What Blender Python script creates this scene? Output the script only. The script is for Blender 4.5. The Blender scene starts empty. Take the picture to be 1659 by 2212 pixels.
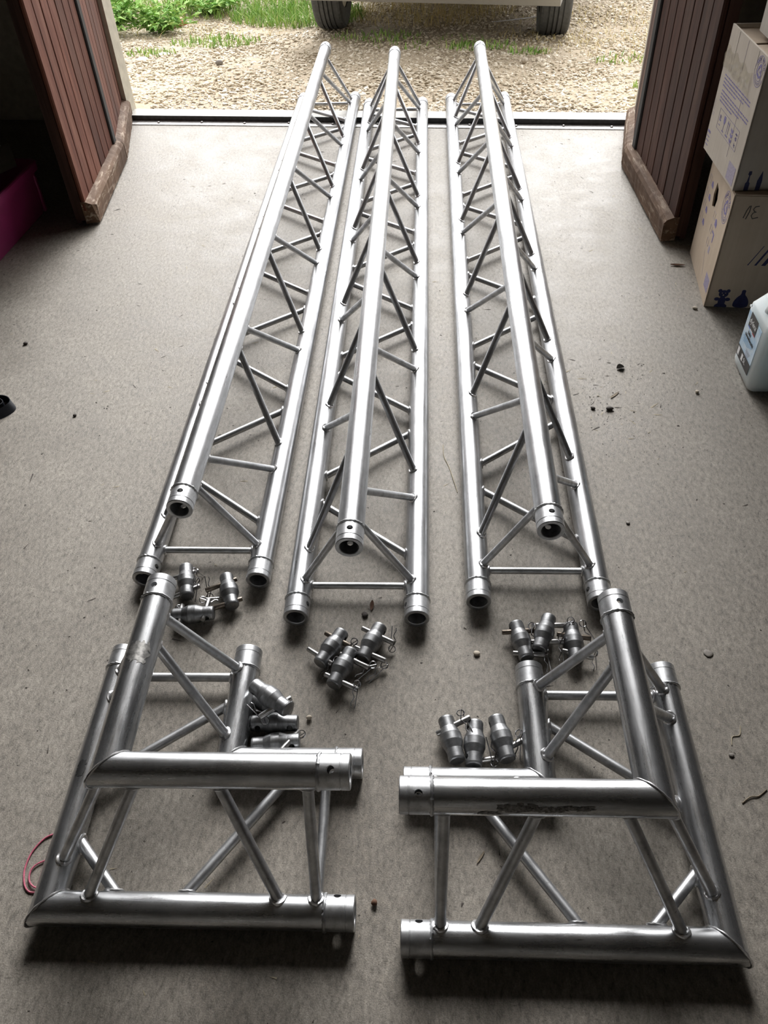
import bpy, bmesh, math, random
import numpy as np
from mathutils import Vector, Matrix

random.seed(7)
rng = np.random.default_rng(11)
SC = bpy.context.scene
COL = SC.collection

# ------------------------------------------------------------------ camera
IMG_W, IMG_H = 1659, 2212
F_PX, PITCH, ROLL, CAM_H = 1721.62, 0.78794, -0.050232, 1.28216
cam_data = bpy.data.cameras.new('camera')
cam = bpy.data.objects.new('camera', cam_data)
COL.objects.link(cam)
cam_data.sensor_fit = 'VERTICAL'
cam_data.sensor_height = 36.0
cam_data.lens = F_PX / IMG_H * 36.0
cam_data.clip_start = 0.02
_d = Vector((0, math.cos(PITCH), -math.sin(PITCH)))
_r = Vector((1, 0, 0))
_u = _r.cross(_d)
_r2 = _r * math.cos(ROLL) + _u * math.sin(ROLL)
_u2 = -_r * math.sin(ROLL) + _u * math.cos(ROLL)
M = Matrix((_r2, _u2, -_d)).transposed().to_4x4()
M.translation = Vector((0, 0, CAM_H))
cam.matrix_world = M
SC.camera = cam

# ------------------------------------------------------------------ sky (hazy, the veiled sun in front of the doorway) and exposure
SC.view_settings.view_transform = 'Standard'
SC.view_settings.look = 'None'
SC.view_settings.gamma = 1.0
SC.view_settings.use_curve_mapping = False
SC.view_settings.exposure = -1.95
world = bpy.data.worlds.new('overcast_sky')
SC.world = world
world.use_nodes = True
_bg = world.node_tree.nodes['Background']
_sky = world.node_tree.nodes.new('ShaderNodeTexSky')
_sky.sky_type = 'NISHITA'
_sky.sun_disc = False
_sky.sun_elevation = math.radians(36)
_sky.sun_rotation = math.radians(9)
_sky.air_density = 1.0
_sky.dust_density = 7.0
_sky.ozone_density = 0.6
_hs = world.node_tree.nodes.new('ShaderNodeHueSaturation')     # white balance: hazy, nearly neutral
_hs.inputs['Saturation'].default_value = 0.06
world.node_tree.links.new(_sky.outputs['Color'], _hs.inputs['Color'])
world.node_tree.links.new(_hs.outputs['Color'], _bg.inputs['Color'])
_bg.inputs['Strength'].default_value = 1.7

# ------------------------------------------------------------------ helpers
class MB:
    """collects vertices and faces, builds ONE mesh"""
    def __init__(s): s.v = []; s.f = []; s.m = []
    def add(s, vs, fs, mi=0):
        o = len(s.v)
        s.v += [tuple(p) for p in vs]
        s.f += [tuple(i + o for i in f) for f in fs]
        s.m += [mi] * len(fs)
    def box(s, x0, x1, y0, y1, z0, z1, mi=0):
        vs = [(x, y, z) for z in (z0, z1) for y in (y0, y1) for x in (x0, x1)]
        s.add(vs, [(0, 2, 3, 1), (4, 5, 7, 6), (0, 1, 5, 4), (2, 6, 7, 3), (0, 4, 6, 2), (1, 3, 7, 5)], mi)
    def rbox(s, x0, x1, y0, y1, z0, z1, c, mi=0):
        """box with chamfered vertical faces (all edges cut by c)"""
        vs = []
        for k, (z, i) in enumerate(((z0, c), (z0 + c, 0), (z1 - c, 0), (z1, c))):
            a0, a1, b0, b1 = x0 + i, x1 - i, y0 + i, y1 - i
            q = c if i == 0 else c * .5
            vs += [(a0 + q, b0, z), (a1 - q, b0, z), (a1, b0 + q, z), (a1, b1 - q, z), (a1 - q, b1, z), (a0 + q, b1, z), (a0, b1 - q, z), (a0, b0 + q, z)]
        fs = [tuple(reversed(range(8))), tuple(range(24, 32))]
        for k in range(3):
            for i in range(8):
                j = (i + 1) % 8
                fs.append((k * 8 + i, k * 8 + j, k * 8 + 8 + j, k * 8 + 8 + i))
        s.add(vs, fs, mi)
    def lathe(s, prof, n=32, mi=0, closed=False, caps=True):
        """prof = [(r, y)] turned about the Y axis"""
        vs = []
        for r, y in prof:
            for i in range(n):
                a = 2 * math.pi * i / n
                vs.append((r * math.cos(a), y, r * math.sin(a)))
        fs = []
        m = len(prof)
        for k in range(m if closed else m - 1):
            k2 = (k + 1) % m
            for i in range(n):
                j = (i + 1) % n
                fs.append((k * n + i, k2 * n + i, k2 * n + j, k * n + j))
        if caps and not closed:
            fs.append(tuple(range(n)))
            fs.append(tuple(reversed(range((m - 1) * n, m * n))))
        s.add(vs, fs, mi)
    def tube(s, pts, rad, n=8, closed=False, mi=0):
        pts = [Vector(p) for p in pts]
        N = len(pts)
        rads = rad if hasattr(rad, '__len__') else [rad] * N
        tang = []
        for i in range(N):
            a = pts[(i - 1) % N] if (closed or i > 0) else pts[i]
            b = pts[(i + 1) % N] if (closed or i < N - 1) else pts[i]
            t = (b - a)
            tang.append(t.normalized() if t.length > 1e-9 else Vector((0, 0, 1)))
        ref = Vector((0, 0, 1)) if abs(tang[0].z) < .9 else Vector((1, 0, 0))
        nrm = (ref - tang[0] * ref.dot(tang[0])).normalized()
        vs = []
        for i in range(N):
            nrm = (nrm - tang[i] * nrm.dot(tang[i]))
            nrm = nrm.normalized() if nrm.length > 1e-6 else tang[i].orthogonal().normalized()
            bi = tang[i].cross(nrm)
            for k in range(n):
                a = 2 * math.pi * k / n
                vs.append(pts[i] + (nrm * math.cos(a) + bi * math.sin(a)) * rads[i])
        fs = []
        for i in range(N if closed else N - 1):
            j = (i + 1) % N
            for k in range(n):
                l = (k + 1) % n
                fs.append((i * n + k, i * n + l, j * n + l, j * n + k))
        if not closed:
            fs.append(tuple(reversed(range(n))))
            fs.append(tuple(range((N - 1) * n, N * n)))
        s.add(vs, fs, mi)
    def mesh(s, name, mats, smooth=True, angle=38):
        me = bpy.data.meshes.new(name)
        me.from_pydata(s.v, [], s.f)
        mats = mats if isinstance(mats, (list, tuple)) else [mats]
        for m in mats: me.materials.append(m)
        if len(mats) > 1: me.polygons.foreach_set('material_index', s.m)
        bm = bmesh.new(); bm.from_mesh(me)
        bmesh.ops.recalc_face_normals(bm, faces=bm.faces)
        bm.to_mesh(me); bm.free()
        if smooth:
            me.polygons.foreach_set('use_smooth', [True] * len(me.polygons))
            me.set_sharp_from_angle(angle=math.radians(angle))
        return me
    def build(s, name, mats, parent=None, smooth=True, angle=38, mw=None):
        return put(name, s.mesh(name, mats, smooth, angle), parent, mw)

def put(name, me, parent=None, mw=None):
    o = bpy.data.objects.new(name, me)
    COL.objects.link(o)
    if parent is not None: o.parent = parent
    if mw is not None: o.matrix_local = mw
    return o

def tag(o, label=None, cat=None, group=None, kind=None):
    if label: o['label'] = label
    if cat: o['category'] = cat
    if group: o['group'] = group
    if kind: o['kind'] = kind
    return o

def thing(name, label, cat, loc=(0, 0, 0), rz=0.0, group=None):
    o = bpy.data.objects.new(name, None)
    o.empty_display_size = .05
    COL.objects.link(o)
    o.location = loc
    o.rotation_euler = (0, 0, rz)
    return tag(o, label, cat, group)

def frame(o, x, y, z):
    """matrix from an origin and three axes"""
    m = Matrix((Vector(x), Vector(y), Vector(z))).transposed().to_4x4()
    m.translation = Vector(o)
    return m

def np_mesh(name, V, F, mats, mi=None, smooth=False):
    me = bpy.data.meshes.new(name)
    V = np.asarray(V, dtype=np.float32); F = np.asarray(F, dtype=np.int32)
    k = F.shape[1]
    me.vertices.add(len(V)); me.vertices.foreach_set('co', V.ravel())
    me.loops.add(F.size); me.loops.foreach_set('vertex_index', F.ravel())
    me.polygons.add(len(F))
    me.polygons.foreach_set('loop_start', np.arange(0, F.size, k, dtype=np.int32))
    for m in (mats if isinstance(mats, (list, tuple)) else [mats]): me.materials.append(m)
    if mi is not None: me.polygons.foreach_set('material_index', np.asarray(mi, dtype=np.int32))
    if smooth: me.polygons.foreach_set('use_smooth', [True] * len(F))
    me.update(calc_edges=True)
    return me

_txt = {}
def text_mesh(s, size, mat_, align='CENTER', depth=.0003, shear=0.0):
    key = (s, size, align, shear, mat_.name)
    if key in _txt: return _txt[key]
    cu = bpy.data.curves.new('lettering', 'FONT')
    cu.body = s; cu.size = size; cu.align_x = align; cu.align_y = 'CENTER'
    cu.extrude = depth; cu.shear = shear
    o = bpy.data.objects.new('lettering', cu); COL.objects.link(o)
    dg = bpy.context.evaluated_depsgraph_get()
    me = bpy.data.meshes.new_from_object(o.evaluated_get(dg))
    bpy.data.objects.remove(o); bpy.data.curves.remove(cu)
    me.materials.clear(); me.materials.append(mat_)
    _txt[key] = me
    return me

# ------------------------------------------------------------------ materials
class NT:
    def __init__(s, name):
        s.m = bpy.data.materials.new(name); s.m.use_nodes = True
        s.t = s.m.node_tree; s.b = s.t.nodes['Principled BSDF']
        s.co = s.t.nodes.new('ShaderNodeTexCoord')
    def n(s, typ, **kw):
        d = s.t.nodes.new(typ)
        for k, v in kw.items(): setattr(d, k, v)
        return d
    def l(s, a, b): s.t.links.new(a, b)
    def mapping(s, scale=(1, 1, 1), src='Object', rand=False, rot=(0, 0, 0)):
        mp = s.n('ShaderNodeMapping'); mp.inputs['Scale'].default_value = scale
        mp.inputs['Rotation'].default_value = rot
        s.l(s.co.outputs[src], mp.inputs['Vector'])
        if rand:
            oi = s.n('ShaderNodeObjectInfo')
            mu = s.n('ShaderNodeMath', operation='MULTIPLY'); mu.inputs[1].default_value = 37.0
            s.l(oi.outputs['Random'], mu.inputs[0])
            cb = s.n('ShaderNodeCombineXYZ')
            for i in range(3): s.l(mu.outputs[0], cb.inputs[i])
            s.l(cb.outputs[0], mp.inputs['Location'])
        return mp.outputs['Vector']
    def noise(s, vec, scale, detail=4, rough=.55, dist=0.0):
        d = s.n('ShaderNodeTexNoise'); s.l(vec, d.inputs['Vector'])
        d.inputs['Scale'].default_value = scale; d.inputs['Detail'].default_value = detail
        d.inputs['Roughness'].default_value = rough; d.inputs['Distortion'].default_value = dist
        return d.outputs['Fac']
    def ramp(s, fac, stops):
        d = s.n('ShaderNodeValToRGB'); s.l(fac, d.inputs['Fac'])
        e = d.color_ramp.elements
        while len(e) < len(stops): e.new(.5)
        for k, (p, c) in enumerate(stops):
            e[k].position = p
            e[k].color = (*c, 1) if hasattr(c, '__len__') else (c, c, c, 1)
        return d.outputs['Color']
    def mix(s, fac, a, b, mode='MIX'):
        d = s.n('ShaderNodeMix', data_type='RGBA', blend_type=mode)
        for sock, v in ((d.inputs[0], fac), (d.inputs[6], a), (d.inputs[7], b)):
            if isinstance(v, bpy.types.NodeSocket): s.l(v, sock)
            elif hasattr(v, '__len__'): sock.default_value = (*v, 1)
            else: sock.default_value = v
        return d.outputs[2]
    def bump(s, h, strength=.3, dist=.002):
        d = s.n('ShaderNodeBump'); s.l(h, d.inputs['Height'])
        d.inputs['Strength'].default_value = strength; d.inputs['Distance'].default_value = dist
        s.l(d.outputs['Normal'], s.b.inputs['Normal'])
    def set(s, **kw):
        for k, v in kw.items():
            sock = s.b.inputs[k.replace('_', ' ')]
            if isinstance(v, bpy.types.NodeSocket): s.l(v, sock)
            elif sock.type == 'RGBA': sock.default_value = (*v, 1)
            else: sock.default_value = v
        return s.m

def plain(name, col, rough=.6, metal=0.0, var=.12, scale=30, **kw):
    t = NT(name)
    v = t.mapping((1, 1, 1), rand=True)
    f = t.noise(v, scale, 3)
    c = t.ramp(f, [(.3, tuple(x * (1 - var) for x in col)), (.7, tuple(min(1, x * (1 + var)) for x in col))])
    return t.set(Base_Color=c, Roughness=rough, Metallic=metal, **kw)

def alu(name, scale, dark=.16, lo=.4, hi=.64, rough=(.24, .46)):
    t = NT(name)
    v = t.mapping(scale, rand=True)
    vf = t.mapping(tuple(q * 2.1 for q in scale), rand=True)
    v2 = t.mapping((1, 1, 1), rand=True)
    streak = t.noise(v, 1.0, 8, .7)
    base = t.ramp(streak, [(.3, (lo, lo * 1.015, lo * 1.04)), (.62, (hi, hi * 1.015, hi * 1.04))])
    spots = t.noise(vf, 1.9, 6, .75)
    sp = t.ramp(spots, [(.3, (0, 0, 0)), (.37, (1, 1, 1))])
    c = t.mix(sp, (dark, dark * .98, dark * .95), base)
    lite = t.ramp(t.noise(vf, 1.3, 6, .75), [(.66, (1, 1, 1)), (.72, (1.25, 1.25, 1.25))])
    c = t.mix(1.0, c, lite, 'MULTIPLY')
    blot = t.noise(v2, 11, 6, .7)
    bl = t.ramp(blot, [(.36, (.75, .75, .75)), (.6, (1, 1, 1))])
    c = t.mix(1.0, c, bl, 'MULTIPLY')
    r = t.ramp(streak, [(.3, rough[1]), (.7, rough[0])])
    t.bump(spots, .1, .0004)
    return t.set(Base_Color=c, Roughness=r, Metallic=.96)

A_CHORD = alu('worn_aluminium_tube', (75, 7, 75), lo=.34, hi=.6)
A_CORNER = alu('worn_aluminium_corner_tube', (75, 7, 75), dark=.12, lo=.38, hi=.66, rough=(.18, .4))
A_BRACE = alu('worn_aluminium_brace', (40, 40, 40), lo=.42, hi=.68, rough=(.28, .5))
A_COLLAR = alu('scuffed_aluminium_collar', (60, 60, 60), dark=.2, lo=.42, hi=.66, rough=(.3, .55))
A_WELD = plain('weld_bead_aluminium', (.72, .72, .73), .3, .95, .1, 200)
A_SPIGOT = alu('dull_cast_aluminium', (60, 160, 60), dark=.12, lo=.2, hi=.35, rough=(.34, .55))
PIN_Z = plain('zinc_plated_steel', (.46, .455, .45), .33, .95, .2, 120)
PIN_D = plain('dark_oiled_steel', (.2, .17, .14), .4, .9, .3, 120)
WIRE = plain('spring_wire', (.6, .6, .62), .22, 1.0, .05, 50)

def m_floor():
    t = NT('brushed_concrete')
    v = t.mapping((1, 1, 1)); vs = t.mapping((1, .5, 1), rot=(0, 0, .55))
    vs2 = t.mapping((.33, 1, 1), rot=(0, 0, .25)); vs3 = t.mapping((1, .3, 1), rot=(0, 0, -.6))
    big = t.noise(v, 1.7, 5, .6); mid = t.noise(v, 7, 8, .7); fine = t.noise(vs, 120, 8, .8)
    fib = t.noise(vs2, 170, 4, .7); fib2 = t.noise(vs3, 150, 4, .7); sand = t.noise(v, 420, 4, .7)
    c = t.ramp(big, [(.32, (.195, .172, .143)), (.68, (.288, .264, .23))])
    c = t.mix(.55, c, t.ramp(mid, [(.3, (.146, .128, .104)), (.7, (.332, .308, .272))]))
    c = t.mix(.95, c, t.ramp(fine, [(.33, (.36, .34, .32)), (.46, (.88, .87, .86)), (.57, (1.18, 1.17, 1.15)), (.69, (1.6, 1.57, 1.52))]), 'MULTIPLY')
    c = t.mix(.6, c, t.ramp(fib, [(.3, (.3, .28, .26)), (.4, (1, 1, 1))]), 'MULTIPLY')
    c = t.mix(.55, c, t.ramp(fib2, [(.3, (.3, .28, .26)), (.4, (1, 1, 1))]), 'MULTIPLY')
    c = t.mix(.6, c, t.ramp(sand, [(.3, (.5, .5, .5)), (.7, (1.42, 1.41, 1.4))]), 'MULTIPLY')
    h = t.mix(.35, fine, sand)
    t.bump(h, .8, .0026)
    r = t.ramp(mid, [(.3, .42), (.7, .68)])
    return t.set(Base_Color=c, Roughness=r)
FLOOR = m_floor()

def m_wood(name, a, b, grey, wear=.5, ax=(14, 14, .9)):
    t = NT(name)
    v = t.mapping(ax, rand=True); v2 = t.mapping((5, 5, .9), rand=True)
    g = t.noise(v, 4, 8, .66, .8); p = t.noise(v2, 2.6, 6, .66); st = t.noise(v, 9, 3, .6)
    c = t.ramp(g, [(.28, a), (.72, b)])
    c = t.mix(t.ramp(p, [(.5, 0), (.72, wear)]), c, grey)
    c = t.mix(.8, c, t.ramp(p, [(.25, (.35, .33, .32)), (.48, (1, 1, 1))]), 'MULTIPLY')
    c = t.mix(.6, c, t.ramp(st, [(.3, (.5, .48, .46)), (.5, (1, 1, 1))]), 'MULTIPLY')
    oi = t.n('ShaderNodeObjectInfo')
    c = t.mix(1.0, c, t.ramp(oi.outputs['Random'], [(0, (.7, .68, .68)), (1, (1.25, 1.2, 1.17))]), 'MULTIPLY')
    t.bump(g, .35, .001)
    return t.set(Base_Color=c, Roughness=.7, Specular_IOR_Level=.25)
WOOD_L = m_wood('red_stained_planks', (.07, .022, .014), (.17, .06, .036), (.26, .13, .09), .6, (42, 42, 1.1))
WOOD_R = m_wood('grey_brown_stained_planks', (.03, .012, .008), (.095, .038, .025), (.16, .098, .07), .6, (42, 42, 1.1))
WOOD_D = m_wood('dark_door_frame', (.04, .02, .015), (.07, .034, .026), (.06, .038, .03), .3)
def m_rail():
    t = NT('weathered_kick_rail')
    v = t.mapping((7, 30, 45), rand=True); v2 = t.mapping((2, 9, 9), rand=True)
    g = t.noise(v, 1.6, 7, .68, .4); p = t.noise(v2, 1.5, 5, .6)
    c = t.ramp(p, [(.35, (.085, .05, .032)), (.65, (.17, .105, .066))])
    m1 = t.ramp(g, [(.53, 0), (.6, .85)]); m2 = t.ramp(p, [(.42, .15), (.6, 1)])
    c = t.mix(t.mix(1.0, m1, m2, 'MULTIPLY'), c, (.46, .38, .3))
    t.bump(g, .5, .0015)
    return t.set(Base_Color=c, Roughness=.8, Specular_IOR_Level=.25)
RAIL = m_rail()
RUBBER = plain('black_rubber', (.018, .017, .018), .6, 0, .2)
CREAM = plain('cream_painted_jamb', (.62, .58, .48), .7, 0, .1)
WALL = plain('dark_grimy_plaster', (.085, .08, .078), .9, 0, .3, 6)
CEIL = plain('old_limewash', (.3, .285, .26), .9, 0, .15, 6)
SILL = plain('pale_dusty_sill', (.34, .325, .295), .55, 0, .25, 40)
STEEL = plain('dusty_steel_strip', (.48, .47, .46), .42, .6, .25, 60)
DARKST = plain('dark_channel_steel', (.075, .078, .08), .5, .4, .25, 60)

def m_card(name, a, b):
    t = NT(name)
    v = t.mapping((1, 1, 1)); vz = t.mapping((90, 90, 3))
    f = t.noise(v, 14, 5, .6); g = t.noise(vz, 1.0, 3)
    c = t.mix(.35, t.ramp(f, [(.3, a), (.7, b)]), t.ramp(g, [(.35, a), (.65, b)]))
    t.bump(g, .15, .0006)
    return t.set(Base_Color=c, Roughness=.8)
CARD = m_card('corrugated_cardboard', (.46, .365, .27), (.56, .455, .35))
CARD_G = m_card('greyish_cardboard', (.45, .395, .33), (.54, .48, .41))
CARD_W = m_card('pale_carton_board', (.5, .47, .42), (.58, .55, .5))
INK = plain('violet_blue_ink', (.19, .165, .34), .8, 0, .3, 200)
INK_P = plain('pale_violet_ink', (.36, .32, .4), .8, 0, .15, 200)
INK_N = plain('navy_ink', (.02, .022, .09), .6, 0, .2, 100)
MARKER = plain('black_marker', (.03, .028, .03), .5, 0, .2, 100)
TAPE = NT('glossy_clear_tape').set(Base_Color=(.45, .4, .3), Roughness=.12, Alpha=.32)
WHITEP = plain('white_print', (.85, .85, .86), .5, 0, .04)
BLACKP = plain('label_black', (.03, .028, .03), .4, 0, .1)
REDP = plain('label_red', (.55, .06, .08), .4, 0, .1)
BLUEP = plain('label_blue_stripe', (.1, .2, .6), .4, 0, .1)
def m_label():
    t = NT('sky_blue_label'); v = t.mapping((1, 1, 1))
    f = t.noise(v, 22, 4)
    c = t.ramp(f, [(.38, (.42, .62, .82)), (.6, (.68, .8, .9))])
    return t.set(Base_Color=c, Roughness=.35)
LABEL = m_label()
HDPE = NT('translucent_milky_plastic').set(Base_Color=(.72, .86, .95), Roughness=.4, Subsurface_Weight=1.0, Subsurface_Radius=(.16, .17, .18), Subsurface_Scale=1.0)
CAPM = plain('blue_cap_plastic', (.05, .14, .45), .35, 0, .05)
MAGENTA = plain('magenta_plastic', (.3, .028, .13), .38, 0, .12, 8)
STRAP = plain('black_webbing', (.012, .014, .02), .5, 0, .3, 300)
PINKT = plain('pink_twine', (.5, .12, .18), .7, 0, .3, 300)
TWIG = plain('dry_twig', (.2, .16, .11), .8, 0, .3, 90)
STRAW = plain('pale_straw', (.36, .31, .22), .8, 0, .25, 90)
LEAFD = plain('dry_dark_leaf', (.06, .05, .04), .7, 0, .3, 90)
RUST = plain('rust_brown_flake', (.12, .06, .035), .8, 0, .3, 90)
CRUMB = plain('dark_crumb', (.05, .04, .034), .8, 0, .4, 90)
PEB = plain('pale_pebble', (.46, .4, .32), .7, 0, .25, 120)
PEBD = plain('grey_pebble', (.2, .18, .16), .7, 0, .25, 120)
BRICK = plain('terracotta_brick', (.5, .22, .14), .85, 0, .2, 60)

def m_ground():
    t = NT('gravelly_soil'); v = t.mapping((1, 1, 1))
    f = t.noise(v, 3, 6, .65); g = t.noise(v, 60, 4, .7)
    c = t.ramp(f, [(.3, (.34, .27, .19)), (.7, (.54, .45, .335))])
    c = t.mix(.7, c, t.ramp(g, [(.3, (.6, .58, .55)), (.7, (1.2, 1.2, 1.18))]), 'MULTIPLY')
    t.bump(g, .8, .01)
    return t.set(Base_Color=c, Roughness=.95)
GROUND = m_ground()
def m_stone(name, a, b, cc):
    t = NT(name); v = t.mapping((1, 1, 1))
    g = t.n('ShaderNodeNewGeometry')
    c = t.ramp(g.outputs['Random Per Island'], [(0, a), (.5, b), (1, cc)])
    return t.set(Base_Color=c, Roughness=.85)
STONE = m_stone('gravel_stone', (.36, .3, .21), (.6, .52, .4), (.8, .73, .62))
GRASS = m_stone('green_grass_blade', (.14, .28, .05), (.26, .44, .1), (.44, .54, .18))
DRYG = m_stone('dry_straw_grass', (.5, .4, .16), (.68, .56, .26), (.8, .7, .4))
CARP = plain('silver_grey_car_paint', (.36, .355, .35), .5, .0, .04)
GLASSD = plain('dark_window_glass', (.02, .022, .025), .08, 0, .1)
TYREM = plain('tyre_rubber', (.085, .088, .092), .75, 0, .2, 50)
HUB = plain('wheel_alloy', (.5, .5, .5), .35, .8, .1)
LAMPR = plain('red_lamp_lens', (.35, .02, .02), .2, 0, .1)

COUPLERS = [
    ('A1', (-0.424, 1.123, 0.019), (-0.411, 1.042, 0.019), [((-0.448, 1.092, 0.019), (-0.399, 1.109, 0.019), ((-0.402, 1.101, 0.03), (-0.393, 1.104, 0.012))), ((-0.443, 1.04, 0.019), (-0.388, 1.068, 0.019), ((-0.393, 1.072, 0.032), (-0.4, 1.032, 0.005)))]) ,
    ('A2', (-0.337, 1.096, 0.019), (-0.314, 1.006, 0.019), [((-0.313, 1.082, 0.019), (-0.375, 1.055, 0.019), ((-0.367, 1.047, 0.008), (-0.374, 1.079, 0.03))), ((-0.297, 1.029, 0.019), (-0.353, 1.008, 0.019), None)]) ,
    ('A3', (-0.434, 0.994, 0.019), (-0.351, 0.996, 0.019), [((-0.37, 0.978, 0.024), (-0.366, 1.031, 0.016), ((-0.377, 1.03, 0.02), (-0.34, 1.04, 0.01))), ((-0.417, 0.976, 0.022), (-0.419, 1.014, 0.016), ((-0.426, 1.018, 0.012), (-0.405, 1.02, 0.005)))]) ,
    ('B1', (-0.091, 0.935, 0.019), (-0.137, 0.86, 0.019), [((-0.126, 0.933, 0.019), (-0.077, 0.898, 0.019), ((-0.069, 0.901, 0.03), (-0.087, 0.885, 0.006))), ((-0.159, 0.898, 0.019), (-0.112, 0.86, 0.019), ((-0.103, 0.866, 0.022), (-0.138, 0.836, 0.005)))]) ,
    ('B2', (-0.018, 0.942, 0.019), (-0.055, 0.868, 0.019), [((-0.054, 0.94, 0.019), (0.006, 0.901, 0.019), ((0.002, 0.895, 0.008), (0.01, 0.925, 0.034))), ((-0.069, 0.896, 0.019), (-0.011, 0.861, 0.019), ((-0.014, 0.857, 0.01), (-0.04, 0.833, 0.004)))]) ,
    ('B3', (-0.075, 0.888, 0.021), (-0.11, 0.811, 0.021), [((-0.097, 0.881, 0.021), (-0.043, 0.846, 0.021), ((-0.035, 0.853, 0.02), (-0.072, 0.826, 0.01))), ((-0.125, 0.837, 0.021), (-0.064, 0.8, 0.021), ((-0.065, 0.807, 0.03), (-0.077, 0.771, 0.004)))]) ,
    ('C1', (0.245, 0.933, 0.019), (0.254, 0.849, 0.019), [((0.216, 0.913, 0.019), (0.279, 0.914, 0.019), ((0.272, 0.917, 0.03), (0.28, 0.903, 0.008))), ((0.232, 0.864, 0.019), (0.286, 0.857, 0.019), ((0.29, 0.863, 0.022), (0.296, 0.84, 0.004)))]) ,
    ('C2', (0.311, 0.939, 0.024), (0.279, 0.865, 0.024), [((0.282, 0.922, 0.024), (0.345, 0.918, 0.024), ((0.348, 0.92, 0.036), (0.323, 0.891, 0.016))), ((0.267, 0.884, 0.024), (0.328, 0.881, 0.024), ((0.324, 0.884, 0.03), (0.323, 0.858, 0.008)))]) ,
    ('C3', (0.35, 0.92, 0.019), (0.345, 0.843, 0.019), [((0.32, 0.903, 0.019), (0.383, 0.889, 0.019), ((0.371, 0.916, 0.03), (0.39, 0.882, 0.012))), ((0.324, 0.864, 0.019), (0.377, 0.845, 0.019), ((0.381, 0.854, 0.02), (0.382, 0.835, 0.004)))]) ,
    ('D1', (-0.242, 0.786, 0.056), (-0.192, 0.744, 0.056), [((-0.18, 0.762, 0.056), (-0.234, 0.73, 0.05), ((-0.225, 0.726, 0.044), (-0.258, 0.757, 0.056)))]) ,
    ('D2', (-0.256, 0.74, 0.019), (-0.17, 0.736, 0.019), []) ,
    ('D3', (-0.25, 0.702, 0.019), (-0.167, 0.706, 0.019), [((-0.192, 0.686, 0.036), (-0.174, 0.721, 0.018), ((-0.165, 0.724, 0.012), (-0.175, 0.713, 0.004)))]) ,
    ('D4', (-0.243, 0.765, 0.016), (-0.183, 0.762, 0.016), []) ,
    ('E1', (0.091, 0.733, 0.019), (0.103, 0.652, 0.019), [((0.072, 0.704, 0.019), (0.133, 0.727, 0.03), ((0.117, 0.736, 0.03), (0.137, 0.676, 0.039)))]) ,
    ('E2', (0.137, 0.723, 0.019), (0.125, 0.641, 0.019), []) ,
    ('E3', (0.179, 0.731, 0.019), (0.189, 0.648, 0.019), [((0.184, 0.666, 0.019), (0.226, 0.687, 0.019), ((0.213, 0.689, 0.034), (0.21, 0.66, 0.004)))]) ,
]
LOOSE_PIN = ((0.138, 0.656, 0.012), (0.18, 0.661, 0.012), ((0.167, 0.652, 0.006), (0.161, 0.679, 0.02)))

# ------------------------------------------------------------------ the setting
TH = math.radians(-9.35)                       # the doorway is turned against the camera
EX = Vector((math.cos(TH), math.sin(TH), 0)); EY = Vector((-math.sin(TH), math.cos(TH), 0))
G0 = Vector((.08, 3.6875, 0))                  # middle of the step at the doorway
GM = frame(G0, EX, EY, (0, 0, 1))
def struct(name, mb, mats, parent=None, mw=None, smooth=False):
    o = mb.build(name, mats, parent, smooth=smooth, mw=mw)
    if parent is None: o['kind'] = 'structure'
    return o
RX0, RX1, RY0, RH = -1.85, 1.85, -6.2, 3.5
m = MB(); m.box(RX0, RX1, RY0, 0.0, -.15, 0); struct('floor', m, FLOOR, mw=GM)
m = MB(); m.box(RX0 - .2, RX0, RY0, .22, -.3, RH); struct('wall_left', m, WALL, mw=GM)
m = MB(); m.box(RX1, RX1 + .2, RY0, .22, -.3, RH); struct('wall_right', m, WALL, mw=GM)
m = MB(); m.box(RX0 - .2, RX1 + .2, RY0 - .2, RY0, -.3, RH); struct('wall_back', m, CEIL, mw=GM)
m = MB(); m.box(RX0 - .2, RX1 + .2, RY0 - .2, .22, RH, RH + .2); struct('ceiling', m, CEIL, mw=GM)
OPX0, OPX1, OPH = -1.168, 1.12, 3.1
m = MB()
m.box(RX0, OPX0, .02, .105, -.3, RH); m.box(OPX1, RX1, .02, .105, -.3, RH); m.box(OPX0, OPX1, .02, .105, OPH, RH)
struct('wall_front', m, CREAM, mw=GM)
# threshold: dark upright of the rail, pale dusty top, steel flange with bolts
t = thing('trim_1', None, None, G0, TH); t['kind'] = 'structure'
m = MB(); m.box(OPX0, OPX1, .003, .085, -.2, .0235); m.build('sill_top', SILL, t, smooth=False)
m = MB(); m.box(OPX0, OPX1, 0, .003, 0, .024); m.build('rail_upright', DARKST, t, smooth=False)
m = MB(); m.box(OPX0, OPX1, -.05, 0, 0, .003); m.build('floor_flange', STEEL, t, smooth=False)
for k in range(11):
    m = MB(); m.lathe([(.0001, .0085), (.004, .008), (.006, .005), (.006, .003)], 10)
    o = m.build('bolt', STEEL, t)
    o.matrix_local = frame((OPX0 + .15 + k * .2, -.028 + .008 * (k % 2), 0), (1, 0, 0), (0, 0, 1), (0, -1, 0))
# painted jambs at both sides
m = MB(); m.rbox(OPX1 - .04, OPX1 + .005, .03, .1, .02, OPH, .004); struct('trim_2', m, CREAM, mw=GM)

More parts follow.
